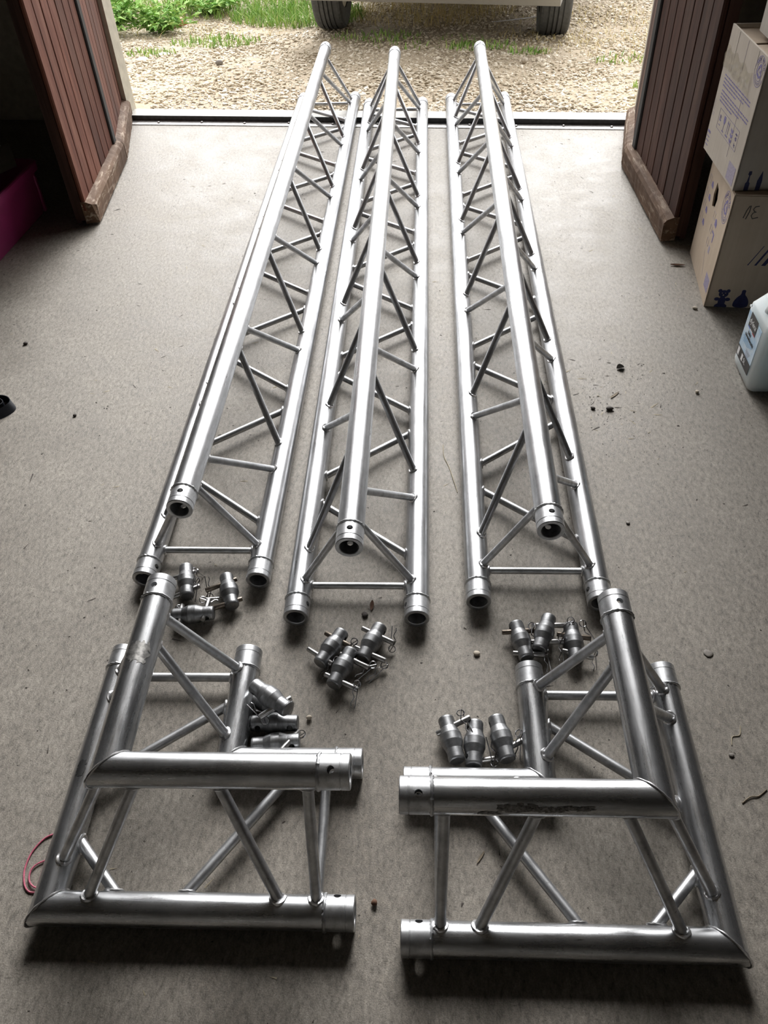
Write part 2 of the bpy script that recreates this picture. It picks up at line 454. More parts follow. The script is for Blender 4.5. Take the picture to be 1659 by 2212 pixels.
def door_leaf(name, pa, pb, side, n, wood, seal_end, h=3.04, ragged=False):
    """a leaf of vertical planks on a frame with a kick rail; side=+1: the planks face local +Y"""
    pa = Vector((*pa, 0)); pb = Vector((*pb, 0))
    L = (pb - pa).length
    t = thing(name, None, None, pa, math.atan2(pb.y - pa.y, pb.x - pa.x)); t['kind'] = 'structure'
    s = side
    def yb(m, x0, x1, y0, y1, z0, z1, c=None):
        a, b = sorted((s * y0, s * y1))
        (m.rbox(x0, x1, a, b, z0, z1, c) if c else m.box(x0, x1, a, b, z0, z1))
    m = MB(); yb(m, 0, L, -.062, -.047, .02, h); m.build('backing', WOOD_D, t, smooth=False)
    m = MB(); yb(m, 0, .05, -.08, -.062, .012, h); yb(m, L - .05, L, -.08, -.062, .012, h); yb(m, .05, L - .05, -.08, -.062, 1, 1.1)
    m.build('rear_frame', WOOD_D, t, smooth=False)
    x1 = L - (.045 if seal_end else 0.0)
    w = x1 / n
    for k in range(n):
        m = MB(); yb(m, k * w + .0009, (k + 1) * w - .0009, -.047, -.031 + random.uniform(-.0008, .0008), .05, h, .0045)
        m.build('plank', wood, t, smooth=False)
    if seal_end:
        m = MB(); yb(m, x1, L - .004, -.05, -.024, .082, h, .004); m.build('seal_strip', RUBBER, t, smooth=False)
    prof = [(-.047, .008), (0, .008), (0, .066), (-.008, .078), (-.03, .086), (-.047, .086)]
    N = 26
    vs = []; fs = []
    for i in range(N + 1):
        x = L * i / N
        for j, (y, z) in enumerate(prof):
            q = 0
            if ragged and i == 0 and j in (1, 2): q = .012 * j
            jit = random.uniform(-.0012, .0012)
            vs.append((x + q, s * (y + (jit if j in (1, 2, 3) else 0)), z + (random.uniform(-.003, .002) if j == 1 else 0) + jit))
    P = len(prof)
    for i in range(N):
        for j in range(P):
            k = (j + 1) % P
            fs.append((i * P + j, i * P + k, (i + 1) * P + k, (i + 1) * P + j))
    fs += [tuple(range(P)), tuple(range(N * P, N * P + P))]
    m = MB(); m.add(vs, fs); m.build('kick_rail', RAIL, t, smooth=False)
    return t
door_leaf('door_1', (-.977, 2.818), (-.990, 3.409), -1, 7, WOOD_L, True, ragged=True)
door_leaf('door_2', (-.990, 3.412), (-1.0595, 3.912), -1, 6, WOOD_L, False)
door_leaf('door_3', (.962, 2.474), (.985, 3.09), 1, 7, WOOD_R, True)
door_leaf('door_4', (.985, 3.094), (1.098, 3.5), 1, 5, WOOD_R, False)

# ------------------------------------------------------------------ trusses
S, R, HT = .239, .025, .207
RB = .0078
def collar_mesh(mat_c):
    m = MB()
    m.lathe([(.0175, .043), (.0175, .0012), (.0187, 0), (.0242, 0), (.0253, .0012), (.0253, .0122), (.0246, .0127), (.0246, .0137), (.0253, .0142), (.0253, .043)], 40, closed=True)
    body = m.mesh('end_collar', [mat_c, A_WELD])
    c = MB(); c.lathe([(.0056, -.04), (.0056, .04)], 20)
    o1 = bpy.data.objects.new('end_collar', body); COL.objects.link(o1)
    o2 = bpy.data.objects.new('drill', c.mesh('drill', A_WELD)); COL.objects.link(o2)
    o2.matrix_world = frame((0, .0265, 0), (1, 0, 0), (0, 0, 1), (0, -1, 0))
    md = o1.modifiers.new('hole', 'BOOLEAN'); md.object = o2; md.operation = 'DIFFERENCE'; md.solver = 'EXACT'
    dg = bpy.context.evaluated_depsgraph_get()
    me = bpy.data.meshes.new_from_object(o1.evaluated_get(dg))
    bpy.data.objects.remove(o1); bpy.data.objects.remove(o2)
    w = MB(); pts = []; rr = random.Random(3)
    rads = []
    for i in range(44):
        a = 2 * math.pi * i / 44
        pts.append((.0248 * math.cos(a), .0445 + rr.uniform(-.0006, .0006), .0248 * math.sin(a))); rads.append(.0026 + .0006 * math.sin(i * 2.9) + rr.uniform(-.0003, .0003))
    w.tube(pts, rads, 8, True)
    bm = bmesh.new(); bm.from_mesh(me)
    n0 = len(bm.faces)
    wm = w.mesh('w', A_WELD); bm.from_mesh(wm)
    bm.faces.ensure_lookup_table()
    for f in bm.faces[n0:]: f.material_index = 1
    bm.to_mesh(me); bm.free(); bpy.data.meshes.remove(wm)
    me.materials.clear(); me.materials.append(mat_c); me.materials.append(A_WELD)
    me.polygons.foreach_set('use_smooth', [True] * len(me.polygons)); me.set_sharp_from_angle(angle=math.radians(35))
    return me
COLLAR = collar_mesh(A_COLLAR)

def place_collar(parent, end, direction, hole):
    """end = centre of the open rim, direction = into the tube, hole = axis of the pin hole"""
    y = Vector(direction).normalized(); z = Vector(hole); z = (z - y * z.dot(y)).normalized()
    return put('end_collar', COLLAR, parent, frame(end, y.cross(z), y, z))

def brace(m, A, dA, B, dB, rb=RB):
    """brace tube between two chords with a weld bead at either end"""
    A, B = Vector(A), Vector(B)
    d = (B - A).normalized(); L = (B - A).length
    u = d.orthogonal().normalized(); v = d.cross(u)
    n = 16
    m.tube([A + d * .012, A + d * (L * .33), A + d * (L * .67), B - d * .012], rb, n, mi=0)
    for P, c, dd in ((A, Vector(dA).normalized(), d), (B, Vector(dB).normalized(), -d)):
        pts = []; rads = []
        for i in range(22):
            a = 2 * math.pi * i / 22
            q = P + (u * math.cos(a) + v * math.sin(a)) * (rb + .0012)
            w = q - P; w = w - c * w.dot(c); e = dd - c * dd.dot(c)
            aa, bb, cc = e.dot(e), 2 * w.dot(e), w.dot(w) - (R + .0004) ** 2
            disc = max(0, bb * bb - 4 * aa * cc)
            s_ = (-bb + math.sqrt(disc)) / (2 * aa)
            pts.append(q + dd * min(max(s_, 0), .06))
            rads.append(.0028 + random.uniform(-.0006, .0009))
        m.tube(pts, rads, 6, True, mi=1)

TL = 2.9039
def build_truss(label, loc, rz):
    t = thing('truss_segment', label, 'truss', loc, rz, 'straight aluminium trusses on the garage floor')
    ch = {'L': Vector((-S / 2, 0, R)), 'R': Vector((S / 2, 0, R)), 'T': Vector((0, 0, R + HT))}
    hole = {'L': (.9, 0, .43), 'R': (-.9, 0, .43), 'T': (.05, 0, 1)}
    m = MB(); m.lathe([(R, .043), (R, TL - .043), (.0222, TL - .043), (.0222, .043)], 36, closed=True)
    cm = m.mesh('chord_tube', A_CHORD)
    for k, p in ch.items():
        put('chord_tube', cm, t, Matrix.Translation(p))
        place_collar(t, p, (0, 1, 0), hole[k])
        place_collar(t, p + Vector((0, TL, 0)), (0, -1, 0), hole[k])
    tk = [.1225 + .2445 * k for k in range(12)]
    Y = Vector((0, 1, 0)); g = .028
    for a, b in (('T', 'R'), ('L', 'T'), ('R', 'L')):         # a takes the even nodes of the zigzag
        for k in range(11):
            p, q = (a, b) if k % 2 == 0 else (b, a)
            m = MB(); brace(m, ch[p] + Y * (tk[k] + g), Y, ch[q] + Y * (tk[k + 1] - g), Y)
            m.build('brace', [A_BRACE, A_WELD], t)
        for y in (.083, TL - .083):
            m = MB(); brace(m, ch[a] + Y * y, Y, ch[b] + Y * y, Y, .0072)
            m.build('end_brace', [A_BRACE, A_WELD], t)
    return t
truss = build_truss('long aluminium truss leaning furthest left, beside the brown door on the left', (-.38618, 1.07883, 0), -.079768)
def copy_tree(o, parent=None):
    c = o.copy(); COL.objects.link(c)
    c.parent = parent
    if parent is not None: c.matrix_parent_inverse = o.matrix_parent_inverse
    for ch in list(o.children): copy_tree(ch, c)
    return c
c = copy_tree(truss); c.location = (-.06552, .95967, 0); c.rotation_euler = (0, 0, -.073318)
c['label'] = 'long aluminium truss in the middle, between the two other long trusses'
c = copy_tree(truss); c.location = (.29823, .97558, 0); c.rotation_euler = (0, 0, -.075527)
c['label'] = 'long aluminium truss on the right, nearest the cardboard boxes and the water canister'

PC = .46647
def cut_tube(length, k):
    """half of a mitred corner: starts on the plane y = k*x, runs along +Y to the collar"""
    m = MB(); n = 36; vs = []
    for r, end in ((R, 0), (R, 1), (.0222, 1), (.0222, 0)):
        for i in range(n):
            a = 2 * math.pi * i / n; x, z = r * math.cos(a), r * math.sin(a)
            vs.append((x, (length - .043) if end else k * x, z))
    fs = []
    for q in range(4):
        q2 = (q + 1) % 4
        for i in range(n):
            j = (i + 1) % n
            fs.append((q * n + i, q2 * n + i, q2 * n + j, q * n + j))
    m.add(vs, fs)
    return m
def build_corner(sg, label, loc, rz):
    t = thing('truss_corner', label, 'truss corner', loc, rz, 'right angled truss corners')
    up_ = Vector((0, 0, 1)); X = Vector((sg, 0, 0)); Y = Vector((0, 1, 0))
    base = {'o': Vector((0, 0, R)), 'i': Vector((sg * S, S, R)), 't': Vector((sg * S / 2, S / 2, R + HT))}
    ln = {'o': PC, 'i': PC - S, 't': PC - S / 2}
    for k in 'oit':
        ma = cut_tube(ln[k], sg)
        pts = []; rads = []
        for i in range(40):
            a = 2 * math.pi * i / 40; x, z = (R + .0003) * math.cos(a), (R + .0003) * math.sin(a)
            pts.append((x, sg * x, z)); rads.append(.0019 + random.uniform(-.0006, .0007))
        ma.build('chord_tube', A_CORNER, t, mw=Matrix.Translation(base[k]))
        w = MB(); w.tube(pts, rads, 6, True); w.build('mitre_weld', A_WELD, t, mw=Matrix.Translation(base[k]))
        mb = cut_tube(ln[k], -sg)
        mb.build('chord_tube', A_CORNER, t, mw=Matrix.Translation(base[k]) @ Matrix.Rotation(-sg * math.pi / 2, 4, 'Z'))
        hole = {'t': (0, 0, 1)}
        ha = {'o': Vector((sg * .9, 0, .43)), 'i': Vector((-sg * .9, 0, .43)), 't': Vector((-sg * .12, 0, 1))}[k]
        hb = {'o': Vector((0, .75, .66)), 'i': Vector((0, -.9, .43)), 't': Vector((0, -.35, .94))}[k]
        place_collar(t, base[k] + Y * ln[k], -Y, ha)
        place_collar(t, base[k] + X * ln[k], -X, hb)
    def P(k, arm, s):
        """point on a chord; s = distance along the arm from the outer corner"""
        b = base[k]
        return Vector((b.x, s, b.z)) if arm == 'A' else Vector((sg * s, b.y, b.z))
    for arm, D in (('A', Y), ('B', X)):
        for name, k1, s1, k2, s2 in (('end_brace', 'o', .410, 't', .404), ('brace', 'o', .362, 't', .268), ('brace', 'o', .056, 't', .166),
                                     ('end_brace', 'i', .416, 't', .404), ('brace', 'i', .272, 't', .356),
                                     ('end_brace', 'o', .408, 'i', .408), ('brace', 'o', .190, 'i', .364)):
            m = MB(); brace(m, P(k1, arm, s1), D, P(k2, arm, s2), D, .0085)
            m.build(name, [A_BRACE, A_WELD], t)
    m = MB(); brace(m, P('o', 'A', .122), Y, P('o', 'B', .122), X, .0085)
    m.build('brace', [A_BRACE, A_WELD], t)
    return t
tcl = build_corner(1, 'right angled truss corner on the left, under the couplers pile and beside the pink twine', (-.5381, .44392, 0), -.063577)
tcl['label'] = 'right angled aluminium truss corner at the left front, beside the pink twine'
tcr = build_corner(-1, 'right angled aluminium truss corner at the right front, with black scuffs on its upper tube', (.45852, .34466, 0), -.069437)
# black scuffs and tape residue
def patch_on_tube(name, parent, base, axis, side, s0, length, a0, a1, mat_, seed, rad=R + .0004):
    """ragged thin patch wrapped on a tube"""
    rr = random.Random(seed)
    axis = Vector(axis).normalized(); side = Vector(side); side = (side - axis * side.dot(axis)).normalized(); w = axis.cross(side)
    NA, NS = 8, 10
    vs = []; fs = []
    for i in range(NS + 1):
        for j in range(NA + 1):
            s_ = s0 + length * i / NS + (rr.uniform(-.4, .4) * length / NS)
            e = (abs(j - NA / 2) / (NA / 2)); sh = 1 - .35 * abs(i - NS / 2) / (NS / 2)
            a = a0 + (a1 - a0) * (.5 + (j / NA - .5) * sh) + rr.uniform(-.04, .04)
            vs.append(Vector(base) + axis * s_ + (side * math.cos(a) + w * math.sin(a)) * rad)
    for i in range(NS):
        for j in range(NA):
            if rr.random() < .28 and (i in (0, NS - 1) or j in (0, NA - 1)): continue
            q = i * (NA + 1) + j
            fs.append((q, q + 1, q + NA + 2, q + NA + 1))
    m = MB(); m.add(vs, fs)
    return m.build(name, mat_, parent)
SCUFF = plain('dark_scuff', (.2, .195, .19), .5, .8, .7, 260)
GLUE = plain('grey_tape_residue', (.24, .235, .225), .4, .8, .5, 150)
FLAKE = plain('black_flaked_paint', (.012, .012, .012), .5, 0, .3, 200)
b = Vector((-S / 2, S / 2, R + HT))
for s0, ln_, a0, a1, sd in ((.245, .05, -.5, -.05, 1), (.275, .06, -.55, .1, 2), (.205, .05, -.35, .0, 3), (.33, .03, -.75, -.45, 4)):
    patch_on_tube('scuff_mark', tcr, Vector((0, S / 2, R + HT)), (-1, 0, 0), (0, -.75, .66), s0, ln_, a0, a1, SCUFF, sd)
patch_on_tube('scuff_mark', tcl, Vector((0, 0, R)), (0, 1, 0), (-.2, 0, .98), .2, .028, -.35, .35, FLAKE, 7)
patch_on_tube('tape_residue', tcl, Vector((S / 2, 0, R + HT)), (0, 1, 0), (.1, 0, 1), .285, .04, -.9, .9, GLUE, 9)

# ------------------------------------------------------------------ couplers with their pins and spring clips
m = MB()
m.lathe([(.0001, -.042), (.0122, -.042), (.0138, -.0405), (.0144, -.038), (.0146, -.021), (.0187, -.0082), (.0190, -.0072), (.0190, .0072), (.0187, .0082), (.0146, .021), (.0144, .038), (.0138, .0405), (.0122, .042), (.0001, .042)], 36, caps=False)
_sp = m.mesh('spigot', A_SPIGOT, angle=11)
def drilled_spigot():
    o1 = bpy.data.objects.new('spigot', _sp); COL.objects.link(o1)
    cs = []
    for y, ax in ((-.0285, 0), (.0285, 0)):
        c = MB(); c.lathe([(.0052, -.04), (.0052, .04)], 18)
        o = bpy.data.objects.new('drill', c.mesh('drill', A_SPIGOT)); COL.objects.link(o)
        o.matrix_world = frame((0, y, 0), (0, 1, 0), (1, 0, 0), (0, 0, -1))
        md = o1.modifiers.new('hole', 'BOOLEAN'); md.object = o; md.operation = 'DIFFERENCE'; md.solver = 'EXACT'
        cs.append(o)
    dg = bpy.context.evaluated_depsgraph_get()
    me = bpy.data.meshes.new_from_object(o1.evaluated_get(dg))
    for o in [o1] + cs: bpy.data.objects.remove(o)
    me.polygons.foreach_set('use_smooth', [True] * len(me.polygons)); me.set_sharp_from_angle(angle=math.radians(11))
    return me
SPIGOT = drilled_spigot()
m = MB(); m.lathe([(.0042, -.032), (.0048, -.0312), (.0054, .0306), (.0046, .032)], 18)
PINM = m.mesh('pin', PIN_Z)
PIND = m.mesh('pin', PIN_D)
def clip_curve(L):
    """R shaped spring clip in the XY plane: ring at the origin end, legs along +Y"""
    pts = [(-.0028, L, 0), (-.0028, L * .5, 0), (-.0028, .008, 0)]
    for i in range(21):
        a = math.pi + .35 - (2 * math.pi + .6) * i / 20 * -1
        pts.append((.0066 * math.cos(a) * 1.0, .0066 * math.sin(a), .0016 * i / 20))
    pts += [(.0040, .010, .0016), (.0062, .016, .001), (.0016, .0235, 0), (.0016, .0265, 0), (.0058, L * .82, 0), (.0046, L * .93, 0)]
    m = MB(); m.tube(pts, .00105, 6)
    return m.mesh('spring_clip', WIRE)
CLIP = clip_curve(.044)

def add_pin(parent, org, a, b, cl, mesh_):
    a, b = Vector(a) - org, Vector(b) - org
    y = (b - a).normalized(); z = y.orthogonal().normalized()
    k = min(1.12, max(.92, (b - a).length / .064))
    fr = frame((a + b) / 2, y.cross(z), y * k, z)
    p = put('pin', mesh_, parent, fr)
    if cl:
        r_, t_ = Vector(cl[0]) - org, Vector(cl[1]) - org
        yy = (t_ - r_).normalized()
        nz = Vector((.15, -.35, 1)); nz = (nz - yy * nz.dot(yy))
        nz = nz.normalized() if nz.length > .25 else Vector((0, -1, .2)).cross(yy).cross(yy).normalized()
        s_ = max(.75, min(1.0, (t_ - r_).length / .044))
        mw = frame(r_, yy.cross(nz), yy, nz)
        put('spring_clip', CLIP, p, fr.inverted() @ mw)
    return p

COUPLER_LABELS = {
 'A1': 'grey coupler with two pins, leftmost standing upright in the pile under the left truss',
 'A2': 'grey coupler with two pins, right one of the pile under the left truss',
 'A3': 'grey coupler lying crosswise in front of the pile under the left truss',
 'B1': 'dark grey coupler with two long pins, left one of the middle pile',
 'B2': 'grey coupler with two pins, right one of the middle pile',
 'B3': 'grey coupler lying nearest in the middle pile, between its two neighbours',
 'C1': 'dark grey coupler with pins just behind the open tube end of the right truss corner',
 'C2': 'grey coupler with two shiny pins, middle one of the pile under the right truss',
 'C3': 'grey coupler with rusty dark pins, partly behind the brace of the right truss corner',
 'D1': 'grey coupler lying tilted on top of the others beside the left truss corner',
 'D2': 'grey coupler without pins lying crosswise below the tilted one at the left truss corner',
 'D3': 'grey coupler with one thick pin sticking out, against the short tube of the left corner',
 'D4': 'grey coupler almost hidden beneath the tilted coupler at the left truss corner',
 'E1': 'grey coupler with one pin, leftmost of the three beside the right truss corner',
 'E2': 'grey coupler without pins, middle of the three beside the right truss corner',
 'E3': 'grey coupler with one pin and spring clip, touching the right corner tube',
}
FIX = {'E2': (.005, 0, 0), 'D4': (-.004, .007, .003), 'D2': (0, .003, 0), 'D3': (0, -.003, 0), 'D1': (0, .004, .004)}
for nm, e1, e2, pins in COUPLERS:
    fx = Vector(FIX.get(nm, (0, 0, 0)))
    e1, e2 = Vector(e1) + fx, Vector(e2) + fx
    if nm == 'D4': e1 = e1 + Vector((-.015, .022, 0))
    c = (e1 + e2) / 2
    d = (e2 - e1).normalized()
    org = Vector((c.x, c.y, 0))
    t = thing('conical_coupler', COUPLER_LABELS[nm], 'coupler', org, 0, 'conical couplers lying on the floor')
    ref = Vector((0, 0, 1))
    if pins:
        q = Vector(pins[0][1]) - Vector(pins[0][0]); x = q - d * q.dot(d); x.normalize()
    else:
        x = d.cross(ref).normalized()
        x = (x + ref * .45); x = (x - d * x.dot(d)).normalized()
    sp = put('spigot', SPIGOT, t, frame(c - org, x, d, x.cross(d)))
    for i, (a, b, cl) in enumerate(pins):
        a, b = Vector(a) + fx, Vector(b) + fx
        cl = None if cl is None else tuple(Vector(q) + fx for q in cl)
        dark = nm in ('C3', 'B1') and i == 0 or nm == 'C1' and i == 0 or nm == 'A2'
        add_pin(t, org, a, b, cl, PIND if dark else PINM)
a, b, cl = LOOSE_PIN
o_ = (Vector(a) + Vector(b)) / 2; o_.z = 0
t = thing('coupler_pin', 'loose bright pin with a spring clip, between two couplers beside the right truss corner', 'pin', o_, 0)
add_pin(t, o_, (a[0], a[1], .0055), (b[0], b[1], .0055), cl, PINM)

# ------------------------------------------------------------------ cardboard boxes
def box_frame(corner, yaw):
    return Vector(corner), math.radians(yaw)
def lit(y, z, lift=.0002): return frame((-lift, y, z), (0, -1, 0), (0, 0, 1), (-1, 0, 0))     # on the face local x = 0
def front(x, z, lift=.0002): return frame((x, -lift, z), (1, 0, 0), (0, 0, 1), (0, -1, 0))    # on the face local y = 0
def poly_print(name, polys, mat_, parent, mw, depth=.0002, label=None):
    m = MB()
    for q, p in enumerate(polys):
        n = len(p)
        vs = [(x, y, 0) for x, y in p] + [(x, y, depth + q * .00004) for x, y in p]
        fs = [tuple(range(n, 2 * n)), tuple(reversed(range(n)))] + [(i, (i + 1) % n, n + (i + 1) % n, n + i) for i in range(n)]
        m.add(vs, fs)
    o = m.build(name, mat_, parent, smooth=False, mw=mw)
    if label: o['label'] = label
    return o
def rect(x0, x1, y0, y1): return [(x0, y0), (x1, y0), (x1, y1), (x0, y1)]
def soft(p, k=2):
    for _ in range(k):
        p = [q for a, b in zip(p, p[1:] + p[:1]) for q in ((a[0] * .75 + b[0] * .25, a[1] * .75 + b[1] * .25), (a[0] * .25 + b[0] * .75, a[1] * .25 + b[1] * .75))]
    return p
def disc(cx, cy, rx, ry=None, n=20, a0=0, a1=2 * math.pi):
    ry = ry or rx
    return [(cx + rx * math.cos(a0 + (a1 - a0) * i / n), cy + ry * math.sin(a0 + (a1 - a0) * i / n)) for i in range(n)]
def strokes(name, paths, w, mat_, parent, mw, label=None):
    m = MB()
    for p in paths: m.tube([(x, y, 0) for x, y in p], w, 6)
    o = m.build(name, mat_, parent, mw=mw @ Matrix.Diagonal((1, 1, .3, 1)))
    if label: o['label'] = label
    return o
def ring_logo(parent, mw, r):
    m = MB()
    for q in (1.0, .62):
        m.tube([(r * q * math.cos(2 * math.pi * i / 36), r * q * math.sin(2 * math.pi * i / 36), 0) for i in range(36)], r * .022, 5, True)
    m.build('printed_ring', INK, parent, mw=mw @ Matrix.Diagonal((1, 1, .3, 1)))
    word = 'MADE WITH'
    for i, ch in enumerate(word):
        if ch == ' ': continue
        a = math.pi / 2 - (i - (len(word) - 1) / 2) * .27
        put('printed_letter', text_mesh(ch, r * .32, INK), parent, mw @ Matrix.Translation((r * .8 * math.cos(a), r * .8 * math.sin(a), 0)) @ Matrix.Rotation(a - math.pi / 2, 4, 'Z'))
    for i in range(11):
        a = -math.pi / 2 + (i - 5) * .2
        poly_print('printed_letter', [rect(-r * .05, r * .04, -r * .1, r * .09)], INK_P, parent, mw @ Matrix.Translation((r * .8 * math.cos(a), r * .8 * math.sin(a), 0)) @ Matrix.Rotation(a + math.pi / 2, 4, 'Z'))
    # three bent recycling arrows around a small carton
    for k in range(3):
        a = math.radians(90 + 120 * k)
        mk = mw @ Matrix.Rotation(math.radians(120 * k), 4, 'Z')
        poly_print('recycling_arrow', [[(-r * .3, r * .26), (-r * .06, r * .5), (r * .16, r * .5), (r * .36, r * .2), (r * .42, r * .26), (r * .38, r * .02), (r * .16, r * .1), (r * .24, r * .14), (r * .06, r * .36), (-r * .14, r * .14)]], INK, parent, mk)
    poly_print('printed_carton', [rect(-r * .12, r * .12, -r * .1, r * .12)], INK_P, parent, mw)

def carton_walls(w, d, h, hole=None, mat_=CARD, parent=None, th=.005):
    """four walls and a base; the wall at x=0 may carry a hexagonal hand hole"""
    m = MB(); m.rbox(0, w, 0, th, 0, h, .0015); m.build('front_panel', mat_, parent, smooth=False)
    m = MB(); m.rbox(0, w, d - th, d, 0, h, .0015); m.build('rear_panel', mat_, parent, smooth=False)
    m = MB(); m.rbox(w - th, w, th, d - th, 0, h, .0015); m.build('side_panel', mat_, parent, smooth=False)
    m = MB(); m.box(th, w - th, th, d - th, 0, th); m.build('base_panel', mat_, parent, smooth=False)
    bm = bmesh.new()
    outer = [(.0, .0), (d, 0), (d, h), (0, h)]
    loops = [outer] + ([hole] if hole else [])
    for x in (0.0, th):
        es = []
        for lp in loops:
            vv = [bm.verts.new((x, p, q)) for p, q in lp]
            es += [bm.edges.new((vv[i], vv[(i + 1) % len(vv)])) for i in range(len(vv))]
        bmesh.ops.triangle_fill(bm, edges=es, use_beauty=True)
    bm.verts.ensure_lookup_table()
    n = sum(len(l) for l in loops); o = 0
    for lp in loops:
        k = len(lp)
        for i in range(k):
            j = (i + 1) % k
            try: bm.faces.new((bm.verts[o + i], bm.verts[o + j], bm.verts[n + o + j], bm.verts[n + o + i]))
            except ValueError: pass
        o += k
    bmesh.ops.recalc_face_normals(bm, faces=bm.faces)
    me = bpy.data.meshes.new('side_panel'); bm.to_mesh(me); bm.free(); me.materials.append(mat_)
    put('side_panel', me, parent)

# --- lower box
BW, BD, BH = .40, .335, .334
t = thing('cardboard_box', 'lower tan moving box with a hexagonal hand hole, standing on the floor', 'box', (.979, 2.069, 0), math.radians(-10.3), 'stacked moving boxes')
hy, hz = .196, .247
carton_walls(BW, BD, BH, [(hy + .016, hz + .034), (hy - .016, hz + .026), (hy - .031, hz + .002), (hy - .02, hz - .03), (hy + .012, hz - .034), (hy + .026, hz - .004)], CARD, t)
for x0, x1, y0, y1 in ((0, BW, 0, BD * .495), (0, BW, BD * .505, BD)):
    m = MB(); m.rbox(x0 + .001, x1 - .001, y0 + .001, y1 - .001, BH, BH + .0035, .001); m.build('top_flap', CARD, t, smooth=False)
ring_logo(t, lit(.052, .278), .042)
for k in range(4):
    poly_print('printed_tick_box', [rect(-.011, .011, -.0006, .0006), rect(-.011, .011, .02, .0212), rect(-.0116, -.0104, 0, .0206), rect(.0104, .0116, 0, .0206)], INK_P, t, lit(.3 - k * .0, .245 - k * .038))
    poly_print('printed_pictogram', [[(-.014, -.004), (.012, -.006), (.015, .003), (.004, .012), (-.010, .010)]], INK, t, lit(.262, .25 - k * .038))
for k in range(3):
    poly_print('printed_tick_box', [rect(-.011, .011, -.0006, .0006), rect(-.011, .011, .02, .0212), rect(-.0116, -.0104, 0, .0206), rect(.0104, .0116, 0, .0206)], INK_P, t, lit(.148, .2 - k * .04))
    poly_print('printed_pictogram', [[[(-.013, -.008), (.013, -.008), (.015, .004), (.003, .013), (-.013, .01)], [(-.015, .008), (.004, .01), (.006, -.012), (.014, -.012), (.016, .014), (-.014, .016)], rect(-.008, .009, -.01, .012)][k]], INK if k < 2 else INK_P, t, lit(.112, .202 - k * .04))
poly_print('printed_patch', [rect(-.028, .028, -.02, .022)], INK_P, t, lit(.04, .055))
for k in range(5):
    poly_print('printed_line', [rect(-.024, .024, -.0006, .0006)], INK, t, lit(.04, .04 + k * .008, .0012))
poly_print('printed_line', [[(-.02, .03), (-.018, .03), (.024, -.03), (.022, -.03)]], INK_P, t, lit(.135, .07))
# front: hand written letters, slanted bars, toy bear and vase
strokes('handwriting', [[(-.016, -.017), (-.012, .004), (-.007, .016), (-.004, .018), (-.004, .002), (-.009, -.02)],
                        [(.018, .017), (.008, .015), (.004, .008), (.008, .002), (.014, .001), (.006, -.002), (.003, -.010), (.008, -.018), (.022, -.014)]], .0014, MARKER, t, front(.054, .29), 'hand written black letters')
for k, wd in enumerate((.003, .006, .011, .022)):
    x = .086 + k * .019
    poly_print('slanted_bar', [[(x, .136), (x + wd, .136), (x + wd + .028, .195), (x + .028 + (0 if k else .001), .195)]], INK_N, t, front(0, 0))
bear = [disc(.046, .044, .0135, .012), disc(.0345, .0535, .0055), disc(.0575, .0535, .0055), disc(.046, .020, .0105, .016), disc(.031, .0265, .0075, .0055), disc(.061, .0265, .0075, .0055),
        [(.028, .001), (.064, .001), (.063, .007), (.055, .013), (.037, .013), (.029, .007)]]
poly_print('bear_print', bear, INK_N, t, front(0, 0), label='navy toy bear silhouette')
poly_print('bear_eye', [disc(.0415, .047, .0013, n=8), disc(.0505, .047, .0013, n=8), disc(.046, .0405, .0021, n=10)], CARD, t, front(0, 0, .0014))
poly_print('vase_print', [soft([(.080, .001), (.121, .001), (.123, .018), (.115, .035), (.105, .044), (.107, .059), (.094, .059), (.096, .044), (.086, .035), (.078, .018)])], INK_N, t, front(0, 0))

# --- upper box
UW, UD, UH = .40, .302, .322
t = thing('cardboard_box', 'upper greyish moving box with shiny torn tape, on top of the stack', 'box', (.977, 2.086, .339), math.radians(-3.6), 'stacked moving boxes')
carton_walls(UW, UD, UH, None, CARD_G, t)
for y0, y1 in ((0, UD * .49), (UD * .51, UD)):
    m = MB(); m.rbox(.006, UW - .002, y0 + .004, y1 - .004, UH - .014, UH - .010, .001); m.build('top_flap', CARD, t, smooth=False)
ring_logo(t, lit(.036, .282), .034)
rr = random.Random(4)
for blk, z0, n in ((0, .208, 4), (1, .170, 4)):
    for k in range(n):
        y = .268 - blk * .004
        while y > (.05 + .02 * k if k > 1 else .04):
            w = rr.uniform(.012, .03)
            if k == n - 1 and y < .17: break
            poly_print('printed_text_line', [rect(-w / 2, w / 2 - .004, -.0016, .0016)], INK, t, lit(y - w / 2, z0 - .0 - k * .0085))
            y -= w
